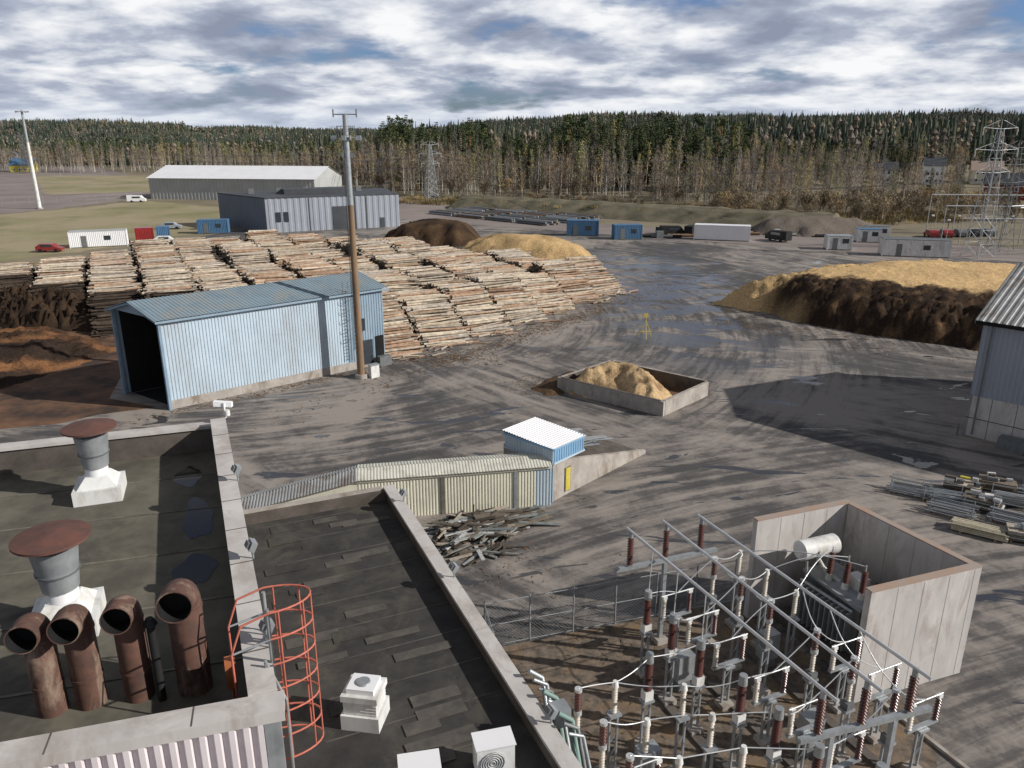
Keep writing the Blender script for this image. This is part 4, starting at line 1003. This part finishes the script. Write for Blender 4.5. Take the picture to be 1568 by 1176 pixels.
def birch(seed,h=16,leaf=(.16,.14,.045),nl=170,tw=(.16,.125,.105),wide=1.0):
    r=random.Random(seed);w=MB()
    ns=r.choice([1,1,2])
    for st_ in range(ns):
        lx,ly=r.uniform(-1,1)*.8*(ns-1),r.uniform(-1,1)*.8*(ns-1);top=V((lx*2+r.uniform(-.6,.6),ly*2+r.uniform(-.6,.6),h*r.uniform(.85,1)));b0=V((lx*.3,ly*.3,0))
        tc=r.choice([(.52,.50,.46),(.40,.38,.34),(.24,.22,.19)])
        w.cyl(b0,b0.lerp(top,.6),.11,.08,m_leaf,5,False,tc);w.cyl(b0.lerp(top,.6),top,.08,.02,m_leaf,4,False,tuple(V(tc)*.7))
        for i in range(36//ns+4):
            t=r.uniform(.2,.98);p=b0.lerp(top,t);a=r.uniform(0,6.28);L=((1-t)*3.0+r.uniform(.5,1.2))*wide;d=V((math.cos(a)*.55*wide,math.sin(a)*.55*wide,1.0)).normalized();q=p+d*L
            w.cyl(p,q,.035,.012,m_leaf,3,False,tuple(V(tw)*r.uniform(.8,1.2)))
            for k in range(7):
                s0=p.lerp(q,r.uniform(.2,1));a2_=r.uniform(0,6.28);e_=s0+V((math.cos(a2_)*.7,math.sin(a2_)*.7,r.uniform(-.2,1.0)))*r.uniform(.5,1.2);sd=V((-math.sin(a2_),math.cos(a2_),0))*.06
                w.add([tuple(s0-sd),tuple(s0+sd),tuple(e_)],[(0,1,2)],m_leaf,tuple(V(tw)*r.uniform(.6,1.35)))
                if nl and r.random()<nl/300:
                    for _ in range(2):
                        p2=s0.lerp(e_,r.uniform(.3,1))+V((r.gauss(0,.2),r.gauss(0,.2),r.gauss(0,.2)));u=V((r.uniform(-1,1),r.uniform(-1,1),r.uniform(-1,1))).normalized();v_=u.orthogonal().normalized()*r.uniform(.09,.18);u=u*r.uniform(.09,.18)
                        w.add([tuple(p2-u),tuple(p2+v_),tuple(p2+u),tuple(p2-v_)],[(0,1,2,3)],m_leaf,tuple(V(leaf)*r.uniform(.6,1.3)))
    return w
def proto(w,name):
    o=w.build(name);me=o.data;bpy.data.objects.remove(o);return me
CON=[proto(conifer(i,20),'spruce') for i in range(5)];PIN=[proto(pine(20+i,20),'pine') for i in range(4)]
BIR=[proto(birch(40+i,15,(.30,.29,.11),140,(.25,.225,.18)),'birch_leafing') for i in range(2)]+[proto(birch(60+i,14,(.1,.08,.05),0,(.30,.26,.225)),'bare_birch') for i in range(5)]+[proto(birch(80+i,13,(.30,.24,.14),90,(.30,.235,.185),1.1),'aspen') for i in range(2)]
SHR=[proto(birch(90+i,4.5,(.27,.23,.12),100,(.28,.22,.17),1.3),'willow_shrub') for i in range(3)]
def inst(me,parent,name,x,y,z,s_,rz,sz=None):
    o=bpy.data.objects.new(name,me);o.parent=parent;o.location=(x,y,z);o.rotation_euler=(U(-.03,.03),U(-.03,.03),rz);o.scale=(s_,s_,sz or s_);scene.collection.objects.link(o)
HX=[(-150,.82),(-66,.85),(-58,1.0),(-18,1.0),(-2,.72),(8,.78),(22,1.04),(60,.98),(85,.8),(95,.6),(200,.6)]
ef=empty('forest')
cnt=0
for _ in range(7000):
    x=U(-72,190);e0=interp(x,EDGE)+7*noise.noise(V((x*.05,0,0)));d=(U(0,1)**1.25)*150;y=e0+d
    if abs(x)>y*.72: continue
    if any(abs(x*(hh[1]/max(y,1))-hh[0])<8.5 and y<hh[1]+9 and y>hh[1]-(60 if hh[1]>280 else 45) for hh in houses): 
        if R.random()<.93: continue
    if cnt>1850: break
    z=hgt(x,y)-.2;dens=noise.noise(V((x*.03,y*.03,8)));hv=interp(x*300/y,HX)*(1+.34*noise.noise(V((x*.04,y*.04,2))))
    pc=ss(22,95,d+60*dens)*.72
    if x>75: pc*=.5
    if R.random()<pc:
        me=R.choice(CON+CON+PIN);s_=U(.68,1.08)*hv;inst(me,ef,'conifer',x,y,z,s_,U(0,6.28),s_*U(.95,1.1))
    else:
        if d<10 and R.random()<.4: inst(R.choice(SHR),ef,'shrub',x,y,z,U(.6,1.3),U(0,6.28))
        else: s_=U(.7,1.15)*(.45+.55*hv)*(1+.25*noise.noise(V((x*.06,y*.06,3))));inst(R.choice(BIR),ef,'birch',x,y,z,s_,U(0,6.28),s_*U(.9,1.25))
    cnt+=1
cnt=0
while cnt<1250:
    x=U(-470,-62);e0=interp(x,EDGE)+8*noise.noise(V((x*.03,0,0)));y=e0+(U(0,1)**1.3)*170
    if abs(x)>y*.75: cnt+=.2;continue
    if x<-330 and y<560: cnt+=.2;continue
    z=hgt(x,y)-.2;hv=1+.35*noise.noise(V((x*.02,y*.02,2)))
    if R.random()<ss(30,130,y-e0+50*noise.noise(V((x*.02,y*.02,7))))*.7: s_=U(.5,.85)*hv;inst(R.choice(CON+PIN),ef,'conifer',x,y,z,s_,U(0,6.28))
    else: s_=U(.65,1.1)*hv;inst(R.choice(BIR),ef,'birch',x,y,z,s_,U(0,6.28))
    cnt+=1
for x,y,s_ in [(-5,236,1.0),(-16,262,.8),(64,208,.8),(72,200,.9),(86,196,.8),(98,198,.8),(110,200,.7),(120,196,.8),(45,230,.9),(14,246,.9),(28,241,1.0),(36,238,.9),(92,170,.5),(100,172,.5),(-222,392,.6),(-200,392,.6)]:
    o=bpy.data.objects.new('birch_tree',R.choice(BIR));o.location=(x,y,0);o.scale=(s_,s_,s_*1.1);o.rotation_euler=(0,0,U(0,6));scene.collection.objects.link(o)
es=empty('willow_thicket')
for _ in range(150):
    x=U(50,140);inst(R.choice(SHR),es,'shrub',x,U(182,interp(x,EDGE)),0,U(.5,1.2),U(0,6))
for _ in range(60):
    t=U(0,1);x=lerp(-14,72,t)+7;y=lerp(228,172,t)+10;inst(R.choice(SHR),es,'shrub',x+U(-3,3),y+U(-3,3),.3,U(.3,.7),U(0,6))
def clump(seed):
    r=random.Random(seed);w=MB()
    for _ in range(48):
        x,y=r.uniform(-28,28),r.uniform(-28,28);h=r.uniform(8,20);dec=r.random()<.3
        col=V((.046,.062,.050)).lerp(V((.074,.090,.066)),r.random()) if not dec else V((.17,.145,.12))*r.uniform(.7,1.2)  # conifers tinted bluish, distance haze put into the colour
        rd=r.uniform(1.6,2.6)
        if not dec:
            for k in range(3):
                z0=h*(.12+.27*k);R0=rd*(1-.27*k);w.cyl((x+r.gauss(0,.2),y,z0),(x,y,min(h,z0+h*.42)),R0,.08,m_far,5,False,tuple(col*r.uniform(.8,1.2)),False)
        else:
            for k in range(3):
                c=V((x+r.gauss(0,.8),y+r.gauss(0,.8),h*(.4+.17*k)));w.cyl(c-V((0,0,1.5)),c+V((0,0,.2)),.5,rd*.7,m_far,6,False,tuple(col),False);w.cyl(c+V((0,0,.2)),c+V((0,0,2)),rd*.7,.2,m_far,6,False,tuple(col*1.1),False)
    return proto(w,'far_forest_clump')
CL=[clump(i) for i in range(5)]
eh=empty('distant_forest');n_=0
for _ in range(9000):
    if n_>=1500: break
    an=U(-.66,.66);dist_=380+2000*(U(0,1)**1.1);x=dist_*math.sin(an);y=dist_*math.cos(an)
    e0=interp(x,EDGE)
    if y<e0+115: continue
    if x<-330 and y<1080: continue
    if -420<x<-330 and y<700: continue
    s_=U(.7,1.25)*(1+.0001*dist_);inst(R.choice(CL),eh,'forest_clump',x,y,hgt(x,y)-1.5,s_,U(0,6.28),U(.6,1.15));n_+=1
tuft=MB()
for k in range(60):
    a=U(0,6.28);x,y=R.gauss(0,.7),R.gauss(0,.7);h=U(.3,.9);tuft.add([(x-.04,y,0),(x+.04,y,0),(x+U(-.3,.3),y+U(-.3,.3),h)],[(0,1,2)],m_leaf,tuple(V((.30,.24,.13))*U(.5,1.1)))
TM=proto(tuft,'dry_grass_tuft');eg=empty('dry_grass')
for _ in range(1000):
    t=U(0,1);x=lerp(-35,110,t);e0=interp(x,EDGE);y=e0-U(-2,26)
    inst(TM,eg,'tuft',x,y,0,U(.8,1.9),U(0,6))
for _ in range(300):
    t=U(0,1);inst(TM,eg,'tuft',lerp(-14,72,t)+U(-4,4),lerp(228,172,t)+U(-4,4),U(1,2.4),U(.7,1.3),U(0,6))

# ---------------------------------------------------------------- light, sky, camera
sv=V((1.75,-.385,1.0)).normalized();el=math.asin(sv.z);az=math.atan2(sv.x,sv.y)
L=bpy.data.lights.new('sun','SUN');L.energy=5.0;L.angle=math.radians(.6);L.color=(1,.96,.91)
lo=bpy.data.objects.new('sun',L);lo.rotation_euler=sv.to_track_quat('Z','Y').to_euler();lo.location=(60,-20,60);scene.collection.objects.link(lo)
W_=bpy.data.worlds.new('World');scene.world=W_;W_.use_nodes=True
n=W_.node_tree.nodes;l=W_.node_tree.links;n.clear()
out=n.new('ShaderNodeOutputWorld');bg=n.new('ShaderNodeBackground');bc_=n.new('ShaderNodeBackground');mx=n.new('ShaderNodeMixShader')
sky=n.new('ShaderNodeTexSky');sky.sky_type='NISHITA';sky.sun_disc=False;sky.sun_elevation=el;sky.sun_rotation=az
sk=mix(n,l,1.0,sky.outputs[0],(.62,.80,1.25),'MULTIPLY')
l.new(sk,bg.inputs[0]);bg.inputs[1].default_value=.075
tc=n.new('ShaderNodeTexCoord');sp=n.new('ShaderNodeSeparateXYZ');l.new(tc.outputs['Generated'],sp.inputs[0])
zz=math_(n,l,'ADD',math_(n,l,'MAXIMUM',sp.outputs[2],0),.20)
cb=n.new('ShaderNodeCombineXYZ');l.new(math_(n,l,'DIVIDE',sp.outputs[0],zz),cb.inputs[0]);l.new(math_(n,l,'DIVIDE',sp.outputs[1],zz),cb.inputs[1])
cn=noi(n,l,cb.outputs[0],1.35,7,.55,.1)
mp=n.new('ShaderNodeMapping');mp.inputs['Location'].default_value=(3.1,.10,0);l.new(cb.outputs[0],mp.inputs[0])
cn2=noi(n,l,mp.outputs[0],2.1,6,.56,.1)
shade=math_(n,l,'ADD',math_(n,l,'MULTIPLY',cn,.5),math_(n,l,'MULTIPLY',cn2,.55))
topd=ramp(n,l,sp.outputs[2],[(.09,(0,0,0)),(.16,(.02,.02,.02))])
shade=math_(n,l,'SUBTRACT',shade,topd)
cc=ramp(n,l,shade,[(.43,(.27,.31,.41)),(.50,(.43,.475,.58)),(.545,(.70,.73,.79)),(.60,(.95,.955,.965))])
hz=ramp(n,l,sp.outputs[2],[(0,(.75,.75,.75)),(.045,(0,0,0))])
cc=mix(n,l,hz,cc,(.58,.65,.77))
over=ramp(n,l,sp.outputs[2],[(.17,(1,1,1)),(.5,(.38,.38,.39))])  # unseen clouds overhead dimmed to cut sky fill and deepen shadows
cc=mix(n,l,1.0,cc,over,'MULTIPLY')
l.new(cc,bc_.inputs[0]);bc_.inputs[1].default_value=1.0
cov=ramp(n,l,cn,[(.35,(0,0,0)),(.44,(1,1,1))])
l.new(cov,mx.inputs[0]);l.new(bg.outputs[0],mx.inputs[1]);l.new(bc_.outputs[0],mx.inputs[2]);l.new(mx.outputs[0],out.inputs[0])

cam=bpy.data.cameras.new('camera');co=bpy.data.objects.new('camera',cam);scene.collection.objects.link(co)
co.location=(0,0,20);co.rotation_euler=(math.radians(72),0,0);cam.lens=36*1180/1568;cam.sensor_width=36;cam.clip_end=8000;cam.clip_start=.1
scene.camera=co
scene.view_settings.view_transform='Standard';scene.view_settings.look='None';scene.view_settings.exposure=0
